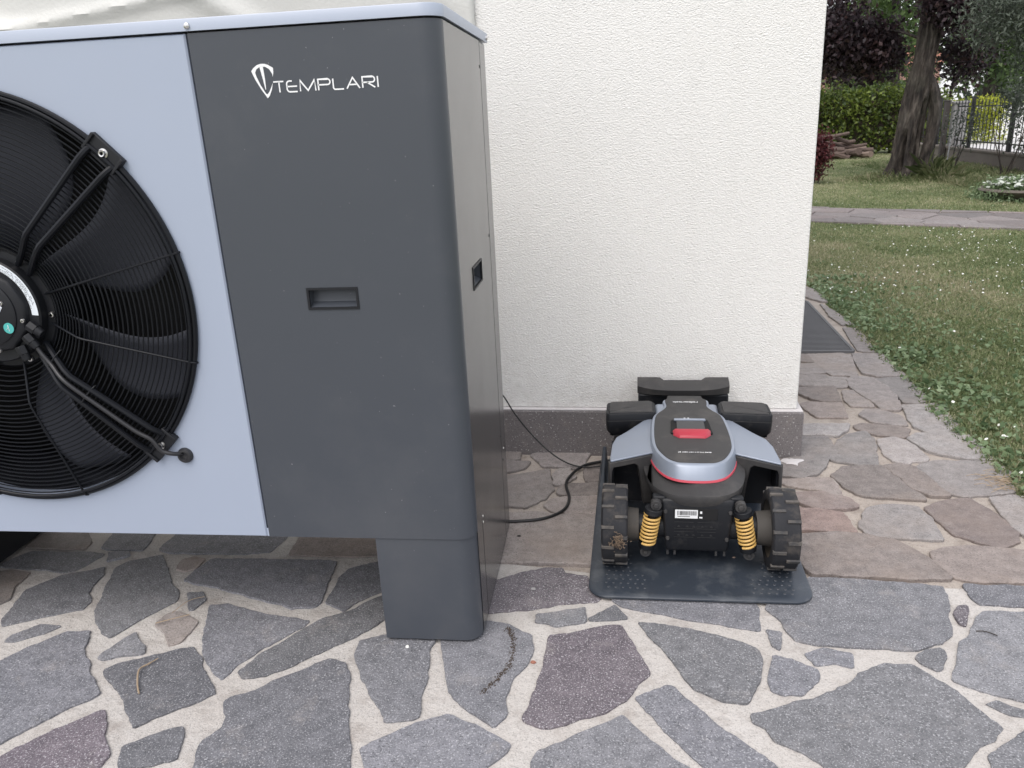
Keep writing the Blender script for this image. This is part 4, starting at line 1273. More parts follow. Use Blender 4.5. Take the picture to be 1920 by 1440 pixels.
def ribbon(mb, pts, w, y):
    P = [Vector(p) for p in pts]
    L, R = [], []
    for i in range(len(P)):
        a, b = P[max(i - 1, 0)], P[min(i + 1, len(P) - 1)]
        t = (b - a).normalized()
        nn = Vector((-t.y, t.x))
        k = 1.0
        if 0 < i < len(P) - 1:
            t1, t2 = (P[i] - P[i - 1]).normalized(), (P[i + 1] - P[i]).normalized()
            k = 1 / max(0.5, math.sqrt((1 + t1.dot(t2)) / 2))
        L.append(P[i] + nn * w / 2 * k)
        R.append(P[i] - nn * w / 2 * k)
    mb.loft([[(q.x, y, q.y) for q in L], [(q.x, y, q.y) for q in R]], closed=False)


# emblem: a shield-like ring with a tapering stroke (x, z in panel millimetres from its lower tip)
ex, ez = -0.6895, 1.3165


def flat(mb, poly, y=YLOGO):
    mb.add([(ex + x / 1000, y, ez + z / 1000) for x, z in poly], [tuple(range(len(poly)))])


em = MB()
flat(em, [(0, 0), (-11, 17), (-21, 36), (-27.5, 53), (-22, 59), (-14, 64), (-5, 66), (3, 65.5), (3, 60), (-8, 60.5), (-16, 56), (-19.5, 50), (-18, 43), (-12, 27), (-3, 10), (0, 7.5)])
flat(em, [(3, 65.5), (10, 63), (19.5, 57), (19, 49), (16.5, 40), (16, 46), (11, 55), (3, 60)])
flat(em, [(0, 7.5), (5, 12), (11, 22), (15, 29.5), (11, 16), (5, 5), (0, 0)])
flat(em, [(-9, 60.3), (-8, 54), (-5, 36), (-2.5, 17), (-1, 17), (-0.5, 36), (-1, 50), (-1.5, 60)])
logo = hp('brand_emblem', em, M['white_pr'], fix=False)
LX0, LZ0, HL = -0.6735, 1.3265, 0.0205
wst = 0.0028
cur = LX0
W = {'T': .0215, 'E': .0215, 'M': .0325, 'P': .0250, 'L': .0215, 'A': .0270, 'R': .0255, 'I': .004}


def arcp(cx_, cz_, r, a0, a1, k=6):
    return [(cx_ + r * math.cos(math.radians(a0 + (a1 - a0) * i / k)), cz_ + r * math.sin(math.radians(a0 + (a1 - a0) * i / k))) for i in range(k + 1)]


for ch in 'TEMPLARI':
    w, hh = W[ch], HL
    mb = MB()
    S_ = []
    if ch == 'T':
        S_ = [[(0, hh), (w, hh)], [(w * .55, hh), (w * .55, 0)]]
    elif ch == 'E':
        q = .006
        S_ = [[(w * .55, hh)] + arcp(q, hh - q, q, 90, 180) + arcp(q, q, q, 180, 270) + [(w, 0)], [(0, hh * .5), (w, hh * .5)]]
    elif ch == 'M':
        S_ = [[(0, 0), (.001, hh), (w * .5, 0.001), (w - .001, hh), (w, 0)]]
    elif ch in 'PR':
        q = .0052
        S_ = [[(0, 0), (0, hh), (w - q, hh)] + arcp(w - q, hh - q, q, 90, -90, 10) + [(0, hh - 2 * q)]]
        if ch == 'R':
            S_.append([(w * .38, hh - 2 * q), (w, 0)])
    elif ch == 'L':
        q = .004
        S_ = [[(0, hh)] + arcp(q, q, q, 180, 270) + [(w, 0)]]
    elif ch == 'A':
        S_ = [[(0, 0), (w * .5, hh), (w, 0)], [(w * .24, hh * .36), (w * .76, hh * .36)]]
    elif ch == 'I':
        S_ = [[(0, 0), (0, hh)]]
    for st in S_:
        ribbon(mb, [(cur + x, LZ0 + z) for x, z in st], wst, YLOGO - 0.0002)
    obj('letter', mb, M['white_pr'], logo, fix=False)
    cur += w + 0.0062

# ------------------------------------------------------------------ charging dock
DROT = math.radians(-1.8)
DO = (0.242, 2.0, 0.0)
dock = thing('charging_dock', 'black mower charging dock with a wide base plate and an upright tower at the wall', 'charging dock', DO, DROT)


def round_poly(pts, rad, k=7):
    out = []
    n = len(pts)
    for i in range(n):
        p, a, b = Vector(pts[i]), Vector(pts[i - 1]), Vector(pts[(i + 1) % n])
        r = rad[i] if isinstance(rad, (list, tuple)) else rad
        if r <= 0:
            out.append(p)
            continue
        da, db = (a - p).normalized(), (b - p).normalized()
        half = math.acos(max(-1, min(1, da.dot(db)))) / 2
        t = r / math.tan(half)
        s, e = p + da * t, p + db * t
        c = p + (da + db).normalized() * (r / math.sin(half))
        v0, v1 = s - c, e - c
        a0 = math.atan2(v0.y, v0.x)
        a1 = math.atan2(v1.y, v1.x)
        dd = (a1 - a0 + PI) % (2 * PI) - PI
        for j in range(k + 1):
            t_ = a0 + dd * j / k
            out.append(c + Vector((math.cos(t_), math.sin(t_))) * r)
    return out


plate = round_poly([(-0.300, -0.163), (0.300, -0.150), (0.300, 0.70), (0.255, 0.775), (-0.255, 0.775), (-0.300, 0.70)], [0.055, 0.055, 0.01, 0.02, 0.02, 0.01])


def inset(poly, d):
    n = len(poly)
    out = []
    for i in range(n):
        t = (poly[(i + 1) % n] - poly[i - 1]).normalized()
        out.append(poly[i] + Vector((-t.y, t.x)) * d)
    return out


bp_ = MB().loft([[(p.x, p.y, 0.004) for p in plate], [(p.x, p.y, 0.0085) for p in plate], [(p.x, p.y, 0.0115) for p in inset(plate, 0.004)], [(p.x, p.y, 0.0125) for p in inset(plate, 0.02)]], cap0=True, cap1=True)
M['stud'] = plain('pale_stud', (0.085, 0.09, 0.10), 0.5, var=0.2)  # lighter grey than the plate so the small studs show
base = obj('base_plate', bp_, M['mat'], dock, smooth=True)
for sx in (-1, 1):
    ks = MB()
    for row in range(9):
        for c_ in range(6):
            px_, py_ = sx * (0.245 - c_ * 0.020 + (row % 2) * 0.006), -0.118 + row * 0.021
            if row > 3 and c_ > 3:
                continue
            ks.lathe([(0.0035, 0.0), (0.0030, 0.0013), (0.0012, 0.0016)], (px_, py_, 0.0122), (0, 0, 1), 8)
    tag(obj('grip_studs', ks, M['stud'], base, smooth=True), kind='stuff')
for sx in (-1, 1):          # raised side guides towards the wall
    sg = MB().add([(sx * 0.298, 0.36, 0.0118), (sx * 0.298, 0.72, 0.0118), (sx * 0.272, 0.72, 0.0118), (sx * 0.272, 0.36, 0.0118), (sx * 0.290, 0.52, 0.055), (sx * 0.290, 0.72, 0.075), (sx * 0.276, 0.72, 0.075), (sx * 0.276, 0.52, 0.055)],
                  [(0, 3, 2, 1), (4, 5, 6, 7), (0, 1, 5, 4), (1, 2, 6, 5), (2, 3, 7, 6), (3, 0, 4, 7)])
    obj('side_guide', sg, M['mat'], dock, bevel=0.004)
tw = MB().prism([(-0.160, 0.0126), (0.160, 0.0126), (0.160, 0.2835), (-0.160, 0.2835)], 0.715, 0.775, 'y')
tower = obj('tower', tw, M['m_black'], dock, bevel=0.006)
# tower head: overhanging bowed cap with a notch in the middle of its rear top edge
hd = MB()
HN = 24
fr_t, fr_b, bk_t, bk_b = [], [], [], []
for i in range(HN + 1):
    x = -0.163 + 0.326 * i / HN
    bow = 1 - (abs(x) / 0.163) ** 3.2
    yfr = 0.722 - 0.034 * bow
    notch = 1.0 if abs(x) < 0.075 else (0.0 if abs(x) > 0.082 else (0.082 - abs(x)) / 0.007)
    fr_t.append((x, yfr, 0.314 - 0.006 * bow))
    fr_b.append((x, yfr + 0.006, 0.284 + 0.004 * bow))
    bk_t.append((x, 0.776, 0.330 - 0.011 * notch))
    bk_b.append((x, 0.776, 0.284))
md_ = [(x, 0.742, 0.324 - 0.006 * (1 if abs(x) < .08 else 0)) for x, _, _ in fr_t]
hd.loft([bk_b, fr_b, fr_t, md_, bk_t, bk_b], closed=False)
for rr in (0, HN):
    hd.add([bk_b[rr], fr_b[rr], fr_t[rr], md_[rr], bk_t[rr]], [(0, 1, 2, 3, 4)])
obj('tower_head', hd, M['m_dark'], tower, smooth=True)

# ------------------------------------------------------------------ robot mower
mower = thing('robot_mower', 'grey and black four-wheel robot lawn mower parked on its charging dock', 'robot mower', DO, DROT)
ZP = 0.0127


def mw(name, mb, mat, parent=None, **kw):
    return obj(name, mb, M[mat], parent or mower, **kw)


def outline(pts, z, k=5):
    """right-hand half outline from the tail to the nose, mirrored into a closed ring"""
    P = catmull([(x, y, z) for x, y in pts], k)
    R = [(p.x, p.y, p.z) for p in P]
    Lh = [(-p.x, p.y, p.z) for p in reversed(P)]
    return R + Lh[(1 if abs(P[-1].x) < 1e-6 else 0):(-1 if abs(P[0].x) < 1e-6 else None)]


SK_B = [(0, -.022), (.05, -.018), (.092, .004), (.122, .045), (.138, .10), (.146, .16), (.146, .30), (.128, .48), (.10, .60), (0, .63)]
SK_T = [(0, .040), (.05, .047), (.088, .078), (.112, .13), (.126, .20), (.130, .30), (.122, .45), (.092, .585), (0, .61)]
SK_T = [(0, .040), (.03, .042), (.06, .052), (.088, .078), (.112, .13), (.126, .20), (.130, .30), (.122, .44), (.094, .50), (.080, .54), (.078, .60), (0, .61)]
RIM_T = [(0, .064), (.03, .065), (.06, .070), (.088, .098), (.113, .165), (.121, .24), (.120, .34), (.112, .44), (.087, .495), (.073, .535), (.071, .60), (0, .605)]
PAN = [(0, .072), (.03, .073), (.056, .078), (.082, .106), (.106, .170), (.113, .24), (.112, .34), (.104, .44), (.080, .492), (.067, .53), (.065, .60), (0, .602)]
sk = MB().loft([outline([(x * .93, y + .012) for x, y in SK_B], .205), outline([(x * .985, y + .003) for x, y in SK_B], .222), outline(SK_B, .240), outline([(x, y + .002) for x, y in SK_B], .246), outline([(x * 1.01, y - .004) for x, y in SK_T], .260)], cap0=True, cap1=True)
mw('rear_shroud', sk, 'm_dark', smooth=True)
rl = MB().loft([outline([(x * 1.012, y - .005) for x, y in SK_T], .2605), outline([(x * 1.008, y - .0035) for x, y in SK_T], .2650), outline([(x * .99, y + .001) for x, y in SK_T], .2655)], cap1=True)
mw('red_line', rl, 'm_red2', smooth=True)
rm = MB().loft([outline(SK_T, .2657), outline([(x * .995, y + .003) for x, y in SK_T], .272), outline([(a[0] * .25 + b[0] * .75, a[1] * .25 + b[1] * .75) for a, b in zip(SK_T, RIM_T)], .298), outline(RIM_T, .304), outline([(a[0] * .5 + b[0] * .5, a[1] * .5 + b[1] * .5) for a, b in zip(PAN, RIM_T)], .3055)], cap1=True)
mw('silver_rim', rm, 'm_silver', smooth=True)
tp = MB()
R0 = outline(PAN, .3058)
R1 = outline([(x * .985, y + .003) for x, y in PAN], .3075)
tp.loft([R0, R1], cap0=False)
R2 = [(x * .6, .30 + (y - .30) * .72, .3105) for x, y, z in R1]
R3 = [(x * .2, .30 + (y - .30) * .3, .3112) for x, y, z in R1]
tp.loft([R1, R2, R3], cap1=True)
top = mw('top_cover', tp, 'm_dark', smooth=True)
# neck towards the charging head
nk = MB().loft([[(-.063, .585, .262), (.063, .585, .262), (.063, .585, .3085), (-.063, .585, .3085)], [(-.060, .66, .26), (.060, .66, .26), (.060, .66, .300), (-.060, .66, .300)]], cap0=True, cap1=True)
mw('nose_cover', nk, 'm_dark', bevel=.006)
mw('nose_panel', MB().box(-.105, .105, .49, .585, .268, .2975), 'm_silver', bevel=.01)
# screen, button, sensors
M['bezel'] = plain('bezel_black', (0.005, 0.005, 0.006), 0.5, spec=0.2, var=0.0)
rcs = MB().prism(round_poly([(-.064, .270), (.064, .270), (.058, .388), (-.058, .388)], .010), .309, .3145)
bez = mw('screen_bezel', rcs, 'bezel', bevel=.001)
mw('silver_bar', MB().prism(round_poly([(-.050, .372), (.050, .372), (.048, .385), (-.048, .385)], .003), .3147, .3205), 'm_silver', bez, bevel=.001)  # raised silver bar across the back of the bezel
mw('screen', MB().add([(-.043, .298, .3152), (.043, .298, .3152), (.042, .364, .3195), (-.042, .364, .3195), (-.043, .298, .3147), (.043, .298, .3147), (.042, .364, .3147), (-.042, .364, .3147)], [(0, 1, 2, 3), (4, 7, 6, 5), (0, 4, 5, 1), (1, 5, 6, 2), (2, 6, 7, 3), (3, 7, 4, 0)]), 'glass', bez)
bt = MB().loft([[(x * 1, y, .309) for x, y in ((-.040, .240), (.040, .240), (.057, .262), (.059, .288), (-.059, .288), (-.057, .262))],
                [(x, y, .318) for x, y in ((-.038, .245), (.038, .245), (.053, .266), (.057, .288), (-.057, .288), (-.053, .266))],
                [(x, y, .3245) for x, y in ((-.034, .264), (.034, .264), (.046, .275), (.050, .287), (-.050, .287), (-.046, .275))]], cap0=True, cap1=True)
mw('stop_button', bt, 'm_red', bevel=.003, seg=3)
for sx in (-.014, -.002):
    mw('indicator', MB().cyl((sx, .408, .3095), (sx, .408, .3122), .0035, .003, 12), 'white_pr', top)


def text_mesh(name, body, size, mat, parent, loc, rot, ext=0.0002):
    cu = bpy.data.curves.new(name, 'FONT')
    cu.body = body
    cu.size = size
    cu.align_x = 'CENTER'
    cu.align_y = 'CENTER'
    cu.extrude = ext
    tmp = bpy.data.objects.new(name + '_tmp', cu)
    COL.objects.link(tmp)
    bpy.context.view_layer.update()
    me = bpy.data.meshes.new_from_object(tmp.evaluated_get(bpy.context.evaluated_depsgraph_get()))
    bpy.data.objects.remove(tmp)
    o = bpy.data.objects.new(name, me)
    COL.objects.link(o)
    me.materials.clear()
    me.materials.append(mat)
    o.parent = parent
    o.location = loc
    o.rotation_euler = rot
    return o


text_mesh('maker_name', 'roborock', 0.022, M['white_pr'], top, (-.002, .560, .3115), (0, 0, PI))
dm = MB()                     # a line of print too small to read
xx = -.048
while xx < .047:
    w = random.choice((.0022, .003, .0035))
    hgt = random.choice((.0035, .0045, .0055))
    dm.box(xx, xx + w, .136, .136 + hgt, .3095, .3108)
    xx += w + random.choice((.0016, .0018, .0042))
mw('small_print', dm, 'white_pr', top)

# silver wings over the rear wheels, with the black fender frames under them
for s in (-1, 1):
    pl_ = [(.118, .19, .287), (.244, .142, .277), (.247, .16, .276), (.243, .275, .274), (.232, .335, .272), (.200, .375, .276), (.116, .490, .290)]
    wg = MB()
    up_ = [(s * x, y, z) for x, y, z in pl_]
    lo_ = [(s * x, y, z - .007) for x, y, z in pl_]
    wg.loft([lo_, up_], cap0=True, cap1=True)
    wing = mw('side_wing', wg, 'm_silver', bevel=.003, seg=3)
    # plate behind the wheel with an arched opening
    A_, B_ = Vector((.120, .184)), Vector((.2475, .141))
    nv = Vector((-(B_ - A_).y, (B_ - A_).x)).normalized()
    U_ = [(0, .12), (0, .2795), (1, .2690), (1.0, .165), (.945, .165), (.935, .240), (.90, .2515), (.42, .2570), (.335, .248), (.27, .20), (.20, .12)]
    fr_ = [(A_.lerp(B_, u), z) for u, z in U_]
    ff = MB()
    ff.loft([[(s * p.x, p.y, z) for p, z in fr_], [(s * (p + nv * .018).x, (p + nv * .018).y, z) for p, z in fr_]], cap0=True, cap1=True)
    fen = mw('fender_frame', ff, 'm_dark', wing, bevel=.0025)
    mw('wheel_arch', MB().box(*sorted((s * .125, s * .244)), .235, .25, .10, .262).box(*sorted((s * .236, s * .246)), .16, .34, .17, .2575), 'm_black', wing)
    # front fender block
    bx_ = round_poly([(.104, .455), (.262, .438), (.268, .452), (.268, .545), (.252, .562), (.118, .575), (.104, .55)], [.012, .012, .008, .016, .014, .014, .012], 4)
    bk = MB().loft([[(s * p.x, p.y, .228) for p in inset(bx_, .020)], [(s * p.x, p.y, .248) for p in inset(bx_, .002)], [(s * p.x, p.y, .272) for p in bx_], [(s * p.x, p.y, .307) for p in bx_], [(s * p.x, p.y, .311) for p in inset(bx_, .003)]], cap0=True, cap1=True)
    blk = mw('front_fender', bk, 'm_black', smooth=True)
    tpz = inset(bx_, .010)
    mw('fender_pad', MB().loft([[(s * p.x, p.y, .3112) for p in tpz], [(s * p.x, p.y, .3150) for p in inset(tpz, .002)]], cap1=True), 'm_dark', blk, bevel=.001)
    mw('fender_groove', MB().loft([[(s * p.x, p.y, .285) for p in inset(bx_, -.0012)], [(s * p.x, p.y, .2875) for p in inset(bx_, -.0012)]]), 'm_dark', blk)
    mw('fender_strut', MB().box(*sorted((s * .12, s * .20)), .44, .58, .16, .216), 'm_black', blk)


def wheel(sx, y, r, w, name='wheel'):
    cx_, cz_ = sx, ZP + r
    s = 1 if sx > 0 else -1
    t = MB()
    hw = w / 2
    t.lathe([(r * .70, -hw + .002), (r * .86, -hw), (r * .93, -hw + .002), (r * .968, -hw + .006), (r * .968, -.001), (r * .960, .0005), (r * .960, hw - .006), (r * .93, hw - .002), (r * .86, hw), (r * .70, hw - .002)], (cx_, y, cz_), (1, 0, 0), 56)
    ty_ = mw(name, t, 'rubber', smooth=True)
    NT = 12
    for row in range(2):
        x0_, x1_ = (-hw + .001, -.0005) if row == 0 else (.0005, hw - .001)
        for k in range(NT):
            a = 2 * PI * (k + (0.5 if row else 0.0)) / NT + 0.12
            Mt_ = Matrix.Translation((cx_, y, cz_)) @ Matrix.Rotation(a, 4, 'X')
            tb = MB().add([Mt_ @ Vector(q) for q in ((x0_, -.0058, r * .925), (x1_, -.0058, r * .925), (x1_, .0058, r * .925), (x0_, .0058, r * .925), (x0_ + .001, -.0038, r), (x1_ - .001, -.0038, r), (x1_ - .001, .0038, r), (x0_ + .001, .0038, r))],
                            [(0, 3, 2, 1), (4, 5, 6, 7), (0, 1, 5, 4), (1, 2, 6, 5), (2, 3, 7, 6), (3, 0, 4, 7)])
            mw('tread_bar', tb, 'rubber2', ty_, fix=False)
    rimm = MB().lathe([(0.0, -s * (hw * .2)), (r * .30, -s * hw * .3), (r * .52, -s * hw * .15), (r * .66, -s * hw * .55), (r * .72, -s * (hw - .004))], (cx_, y, cz_), (1, 0, 0), 40)
    rimm.lathe([(0.0, s * hw * .5), (r * .72, s * hw * .6)], (cx_, y, cz_), (1, 0, 0), 40)
    mw('rim', rimm, 'rim', ty_, smooth=True)
    hb = MB().cyl((cx_ - s * hw * .2, y, cz_), (cx_ - s * (hw + .030), y, cz_), r * .46, r * .40, 28)
    mw('hub_motor', hb, 'rim', ty_, smooth=True)
    return ty_


wl_ = wheel(-.229, .030, .116, .074)
wr_ = wheel(.231, .030, .116, .076)
wheel(-.215, .49, .100, .060)
wheel(.215, .49, .100, .060)
# dried mud and straw stuck to the left rear tyre
md = MB()
for k in range(90):
    a = math.radians(random.gauss(86, 6))
    rr = .1165 + random.uniform(0, .004)
    p = Vector((-.229 + random.gauss(.012, .011), .030 - math.sin(a) * rr, ZP + .116 + math.cos(a) * rr))
    d = Vector((random.uniform(-1, 1), random.uniform(-.3, .3), random.uniform(-1, 1))).normalized() * random.uniform(.002, .006)
    md.tube([p - d, p + Vector((0, -.0015, 0)), p + d], random.uniform(.0005, .0013), 4)
tag(mw('dried_mud', md, 'straw', wl_, fix=False), kind='stuff')

# tail box with label, bosses and feet
tbx = MB().loft([[(-.086, -.004, .066), (.086, -.004, .066), (.086, .12, .066), (-.086, .12, .066)],
                 [(-.088, -.012, .090), (.088, -.012, .090), (.088, .12, .090), (-.088, .12, .090)],
                 [(-.098, -.013, .215), (.098, -.013, .215), (.098, .12, .215), (-.098, .12, .215)],
                 [(-.100, -.006, .232), (.100, -.006, .232), (.100, .12, .232), (-.100, .12, .232)]], cap0=True, cap1=True)
tail = mw('tail_box', tbx, 'm_black', bevel=.007, seg=3)
for x in (-.080, -.060, .055, .078):
    mw('foot_pin', MB().box(x - .003, x + .003, .002, .010, .050, .068), 'm_dark', tail)
for x, z in ((-.088, .196), (.088, .196), (-.081, .112), (.081, .112)):
    mw('screw_boss', MB().cyl((x, -.010, z), (x, -.018, z), .0062, .0045, 12), 'm_dark', tail)
mw('label_recess', MB().box(-.066, .054, -.0150, -.0128, .172, .207), 'dark_void', tail, bevel=.0008)
lbl = mw('barcode_label', MB().box(-.062, .000, -.0158, -.0151, .177, .203), 'white_pr', tail)
bc = MB()
x = -.0565
while x < -.004:
    w = random.choice((.0006, .0008, .0012, .0018))
    bc.box(x, x + w, -.0161, -.0157, .1865, .1995)
    x += w + random.choice((.0006, .0008, .0013))
x = -.055
while x < -.022:
    w = random.choice((.0012, .0016))
    bc.box(x, x + w, -.0161, -.0157, .1812, .1838)
    x += w + .0006
mw('barcode', bc, 'print', lbl, fix=False)
mw('side_label', MB().box(.006, .0115, -.0158, -.0151, .192, .199).box(.004, .0125, -.0158, -.0151, .178, .182), 'white_pr', tail)
lnz = MB()
for z in (.163, .143, .133, .116):
    for x0_, x1_ in ((-.064, -.010), (.000, .050)):
        lnz.box(x0_, x1_, -.0137, -.0128, z, z + .0008)
for zc in (.148, .121):
    for xc in (-.055, -.032, -.014, .010, .034):
        lnz.box(xc, xc + .008, -.0137, -.0128, zc, zc + .0012).box(xc + .001, xc + .006, -.0137, -.0128, zc + .003, zc + .0042)
mw('moulded_marks', lnz, 'mark', tail, fix=False)
# chassis between the wheels
mw('chassis', MB().box(-.115, .115, .125, .60, .075, .206), 'm_black', bevel=.01)
mw('axle_housing', MB().cyl((-.19, .030, ZP + .116), (.19, .030, ZP + .116), .034, .034, 20), 'm_black', smooth=True)
# shock absorbers
for s in (-1, 1):
    a, b = Vector((s * .121, -.010, .200)), Vector((s * .140, -.012, .086))
    ax = (b - a).normalized()
    sh_ = MB().cyl(a + ax * -.004, a + ax * .012, .0245, .0255, 24).cyl(b - ax * .010, b + ax * .006, .0240, .0225, 24).cyl(a, b, .0135, .0135, 16)
    shock = mw('shock_absorber', sh_, 'm_black', bevel=.0015)
    u = ax.orthogonal().normalized()
    w = ax.cross(u)
    T, K = 8, 18
    L = (b - a).length - .026
    hel = [a + ax * (.015 + L * q / (T * K)) + (u * math.cos(2 * PI * q / K) + w * math.sin(2 * PI * q / K)) * .0212 for q in range(T * K + 1)]
    mw('spring', MB().tube(hel, .0036, 8), 'spring', shock, smooth=True)
    e1, e2 = a - ax * .016 + Vector((-s * .004, 0, 0)), b + ax * .017
    mw('shock_eye', MB().cyl(e1 + Vector((0, .012, 0)), e1 + Vector((0, -.012, 0)), .015, .015, 20).cyl(e1 + Vector((0, -.012, 0)), e1 + Vector((0, -.016, 0)), .008, .0065, 12), 'm_dark', shock, bevel=.001)
    mw('shock_eye', MB().cyl(e2 + Vector((0, .010, 0)), e2 + Vector((0, -.010, 0)), .0155, .0155, 20).cyl(e2 + Vector((0, -.010, 0)), e2 + Vector((0, -.014, 0)), .007, .0055, 12), 'm_dark', shock, bevel=.001)
    mw('shock_bracket', MB().box(*sorted((s * .088, s * .124)), -.004, .02, .19, .236), 'm_black', shock, bevel=.004)

# ------------------------------------------------------------------ cables on the paving
C1 = [(-0.42, 2.262, .006), (-0.308, 2.262, .008), (-.215, 2.285, .008), (-.155, 2.345, .008), (-.140, 2.43, .008), (-.156, 2.54, .008), (-.138, 2.625, .008), (-.095, 2.700, .008), (-.02, 2.735, .010), (.06, 2.735, .010)]
C2 = [(-.47, 2.77, .34), (-.405, 2.785, .262), (-.36, 2.782, .185), (-.30, 2.775, .105), (-.23, 2.745, .045), (-.16, 2.708, .014), (-.095, 2.683, .009), (-.03, 2.692, .010), (.05, 2.715, .012)]
tag(obj('power_cable', MB().tube(catmull(C1, 10), .0052, 8), M['cable'], None, smooth=True), 'thick black cable curling over the slabs from under the heat pump to the dock', 'cable')
tag(obj('thin_cable', MB().tube(catmull(C2, 10), .0028, 8), M['cable'], None, smooth=True), 'thin black cable sagging from the wall behind the heat pump to the dock', 'cable')

# ------------------------------------------------------------------ steel grating over the light well beside the house
grate = thing('floor_grating', 'dark steel floor grating let into the slabs beside the white house wall', 'grating', (1.05, 4.19, 0), math.radians(-1.6))
for yy in (0.0, 1.19):
    obj('frame_bar', MB().box(-0.27, 0.245, yy - .008, yy + .008, -.02, .006), M['grate'], grate, bevel=.001)
for xx_ in (-0.27, 0.245):
    obj('frame_bar', MB().box(xx_ - .008, xx_ + .008, .0085, 1.1815, -.02, .0062), M['grate'], grate, bevel=.001)
slat0 = None
for k in range(46):
    yy = .030 + k * .0252
    if slat0 is None:
        slat0 = obj('slat', MB().box(-0.2615, 0.2365, -.0055, .0055, -.018, .0045), M['grate'], grate)
        slat0.location = (0, yy, 0)
    else:
        c = slat0.copy()
        COL.objects.link(c)
        c.location = (0, yy, 0)
obj('pit_floor', MB().box(-0.262, 0.237, .009, 1.181, -.040, -.030), M['dark_void'], grate)

# ------------------------------------------------------------------ garden path crossing the lawn
PU, PV, P0 = Vector((0.850, -0.526)), Vector((0.526, 0.850)), Vector((2.327, 9.388))


def pw(u, v):
    q = P0 + PU * u + PV * v
    return (q.x, q.y)


path = sheet('garden_path', [pw(-4, 0), pw(9, 0), pw(9, 1.38), pw(-4, 1.38)], -0.012, M['mortar_old'])
PR = random.Random(3)
psites = [(-4 + i * .44 + PR.uniform(-.15, .15), j * .36 + PR.uniform(-.12, .12)) for i in range(31) for j in range(-1, 6)]


def clip_half(poly, mx, my, nx_, ny_):
    out = []
    for k in range(len(poly)):
        a, b = poly[k - 1], poly[k]
        da = (a[0] - mx) * nx_ + (a[1] - my) * ny_
        db = (b[0] - mx) * nx_ + (b[1] - my) * ny_
        if (da <= 0) != (db <= 0):
            t = da / (da - db)
            out.append((a[0] + t * (b[0] - a[0]), a[1] + t * (b[1] - a[1])))
        if db <= 0:
            out.append(b)
    return out


for (su, sv) in psites:
    poly = [(su - 1, sv - 1), (su + 1, sv - 1), (su + 1, sv + 1), (su - 1, sv + 1)]
    for (tu, tv) in psites:
        du, dv_ = tu - su, tv - sv
        L = math.hypot(du, dv_)
        if 0 < L < 1.6:
            poly = clip_half(poly, (su + tu) / 2 - du / L * .006, (sv + tv) / 2 - dv_ / L * .006, du / L, dv_ / L)
    for a in ((0, .01, 0, -1), (0, 1.37, 0, 1), (-3.98, 0, -1, 0), (8.98, 0, 1, 0)):
        poly = clip_half(poly, *a) if len(poly) > 2 else poly
    if len(poly) < 3:
        continue
    zt = PR.uniform(-.004, .010)
    P_ = [pw(u, v) for u, v in poly]
    c_ = (sum(p[0] for p in P_) / len(P_), sum(p[1] for p in P_) / len(P_))
    mb = MB().loft([[(x, y, -.03) for x, y in P_], [(x, y, zt - .005) for x, y in P_], [(x + (c_[0] - x) * .03, y + (c_[1] - y) * .03, zt) for x, y in P_]], cap1=True)
    obj('stone', mb, M['stone_path'], path, fix=False)

# ------------------------------------------------------------------ foliage helpers
def leaf_arrays(C, size, aspect, r, up=0.4, fold=0.18):
    n = len(C)
    d = r.normal(size=(n, 3))
    d[:, 2] -= 0.25
    d /= np.linalg.norm(d, axis=1)[:, None]
    nn = r.normal(size=(n, 3))
    nn[:, 2] = np.abs(nn[:, 2]) + up
    nn -= d * (nn * d).sum(1)[:, None]
    nn /= np.linalg.norm(nn, axis=1)[:, None]
    s = np.cross(d, nn)
    L = (size * r.uniform(.6, 1.35, n))[:, None]
    Wd = L * aspect
    a = C - d * L * .5
    b = C + d * L * .5
    m1 = C + s * Wd * .5 + nn * Wd * fold - d * L * .08
    m2 = C - s * Wd * .5 + nn * Wd * fold - d * L * .08
    V = np.stack([a, m1, b, m2], 1).reshape(-1, 3)
    F = np.arange(n * 4).reshape(-1, 4)
    return V, F


def clumps(blobs, n, per, spread, r, shell=0.35):
    """leaf centres in clumps spread through ellipsoid blobs (centre, radii, weight); returns points and a clump tone"""
    w = np.array([b[2] for b in blobs], float)
    w /= w.sum()
    nc = max(1, n // per)
    which = r.choice(len(blobs), nc, p=w)
    d = r.normal(size=(nc, 3))
    d /= np.linalg.norm(d, axis=1)[:, None]
    rad = r.uniform(0, 1, nc) ** shell
    cc = np.array([b[0] for b in blobs])[which] + d * rad[:, None] * np.array([b[1] for b in blobs])[which]
    tone = r.uniform(0, 1, nc)
    idx = np.repeat(np.arange(nc), per)
    P = cc[idx] + r.normal(size=(len(idx), 3)) * spread
    return P, tone[idx]


def foliage(name, parent, mat, blobs, n, size, aspect=.55, per=14, spread=.14, shell=.35, seed=1, up=.4, zmin=None):
    r = np.random.default_rng(seed)
    P, tone = clumps(blobs, n, per, spread, r, shell)
    if zmin is not None:
        k = P[:, 2] > zmin
        P, tone = P[k], tone[k]
    V, F = leaf_arrays(P, size, aspect, r, up)
    t = np.clip(tone * .6 + r.uniform(0, .45, len(P)), 0, 1)
    return fast_mesh(name, V, F, M[mat], parent, t)


# ------------------------------------------------------------------ the old tree with a split, hollow trunk
TB = Vector((5.07, 14.6, -.04))
tree = thing('old_tree', 'old leaning tree with a split hollow trunk and dark purple foliage', 'tree', TB)


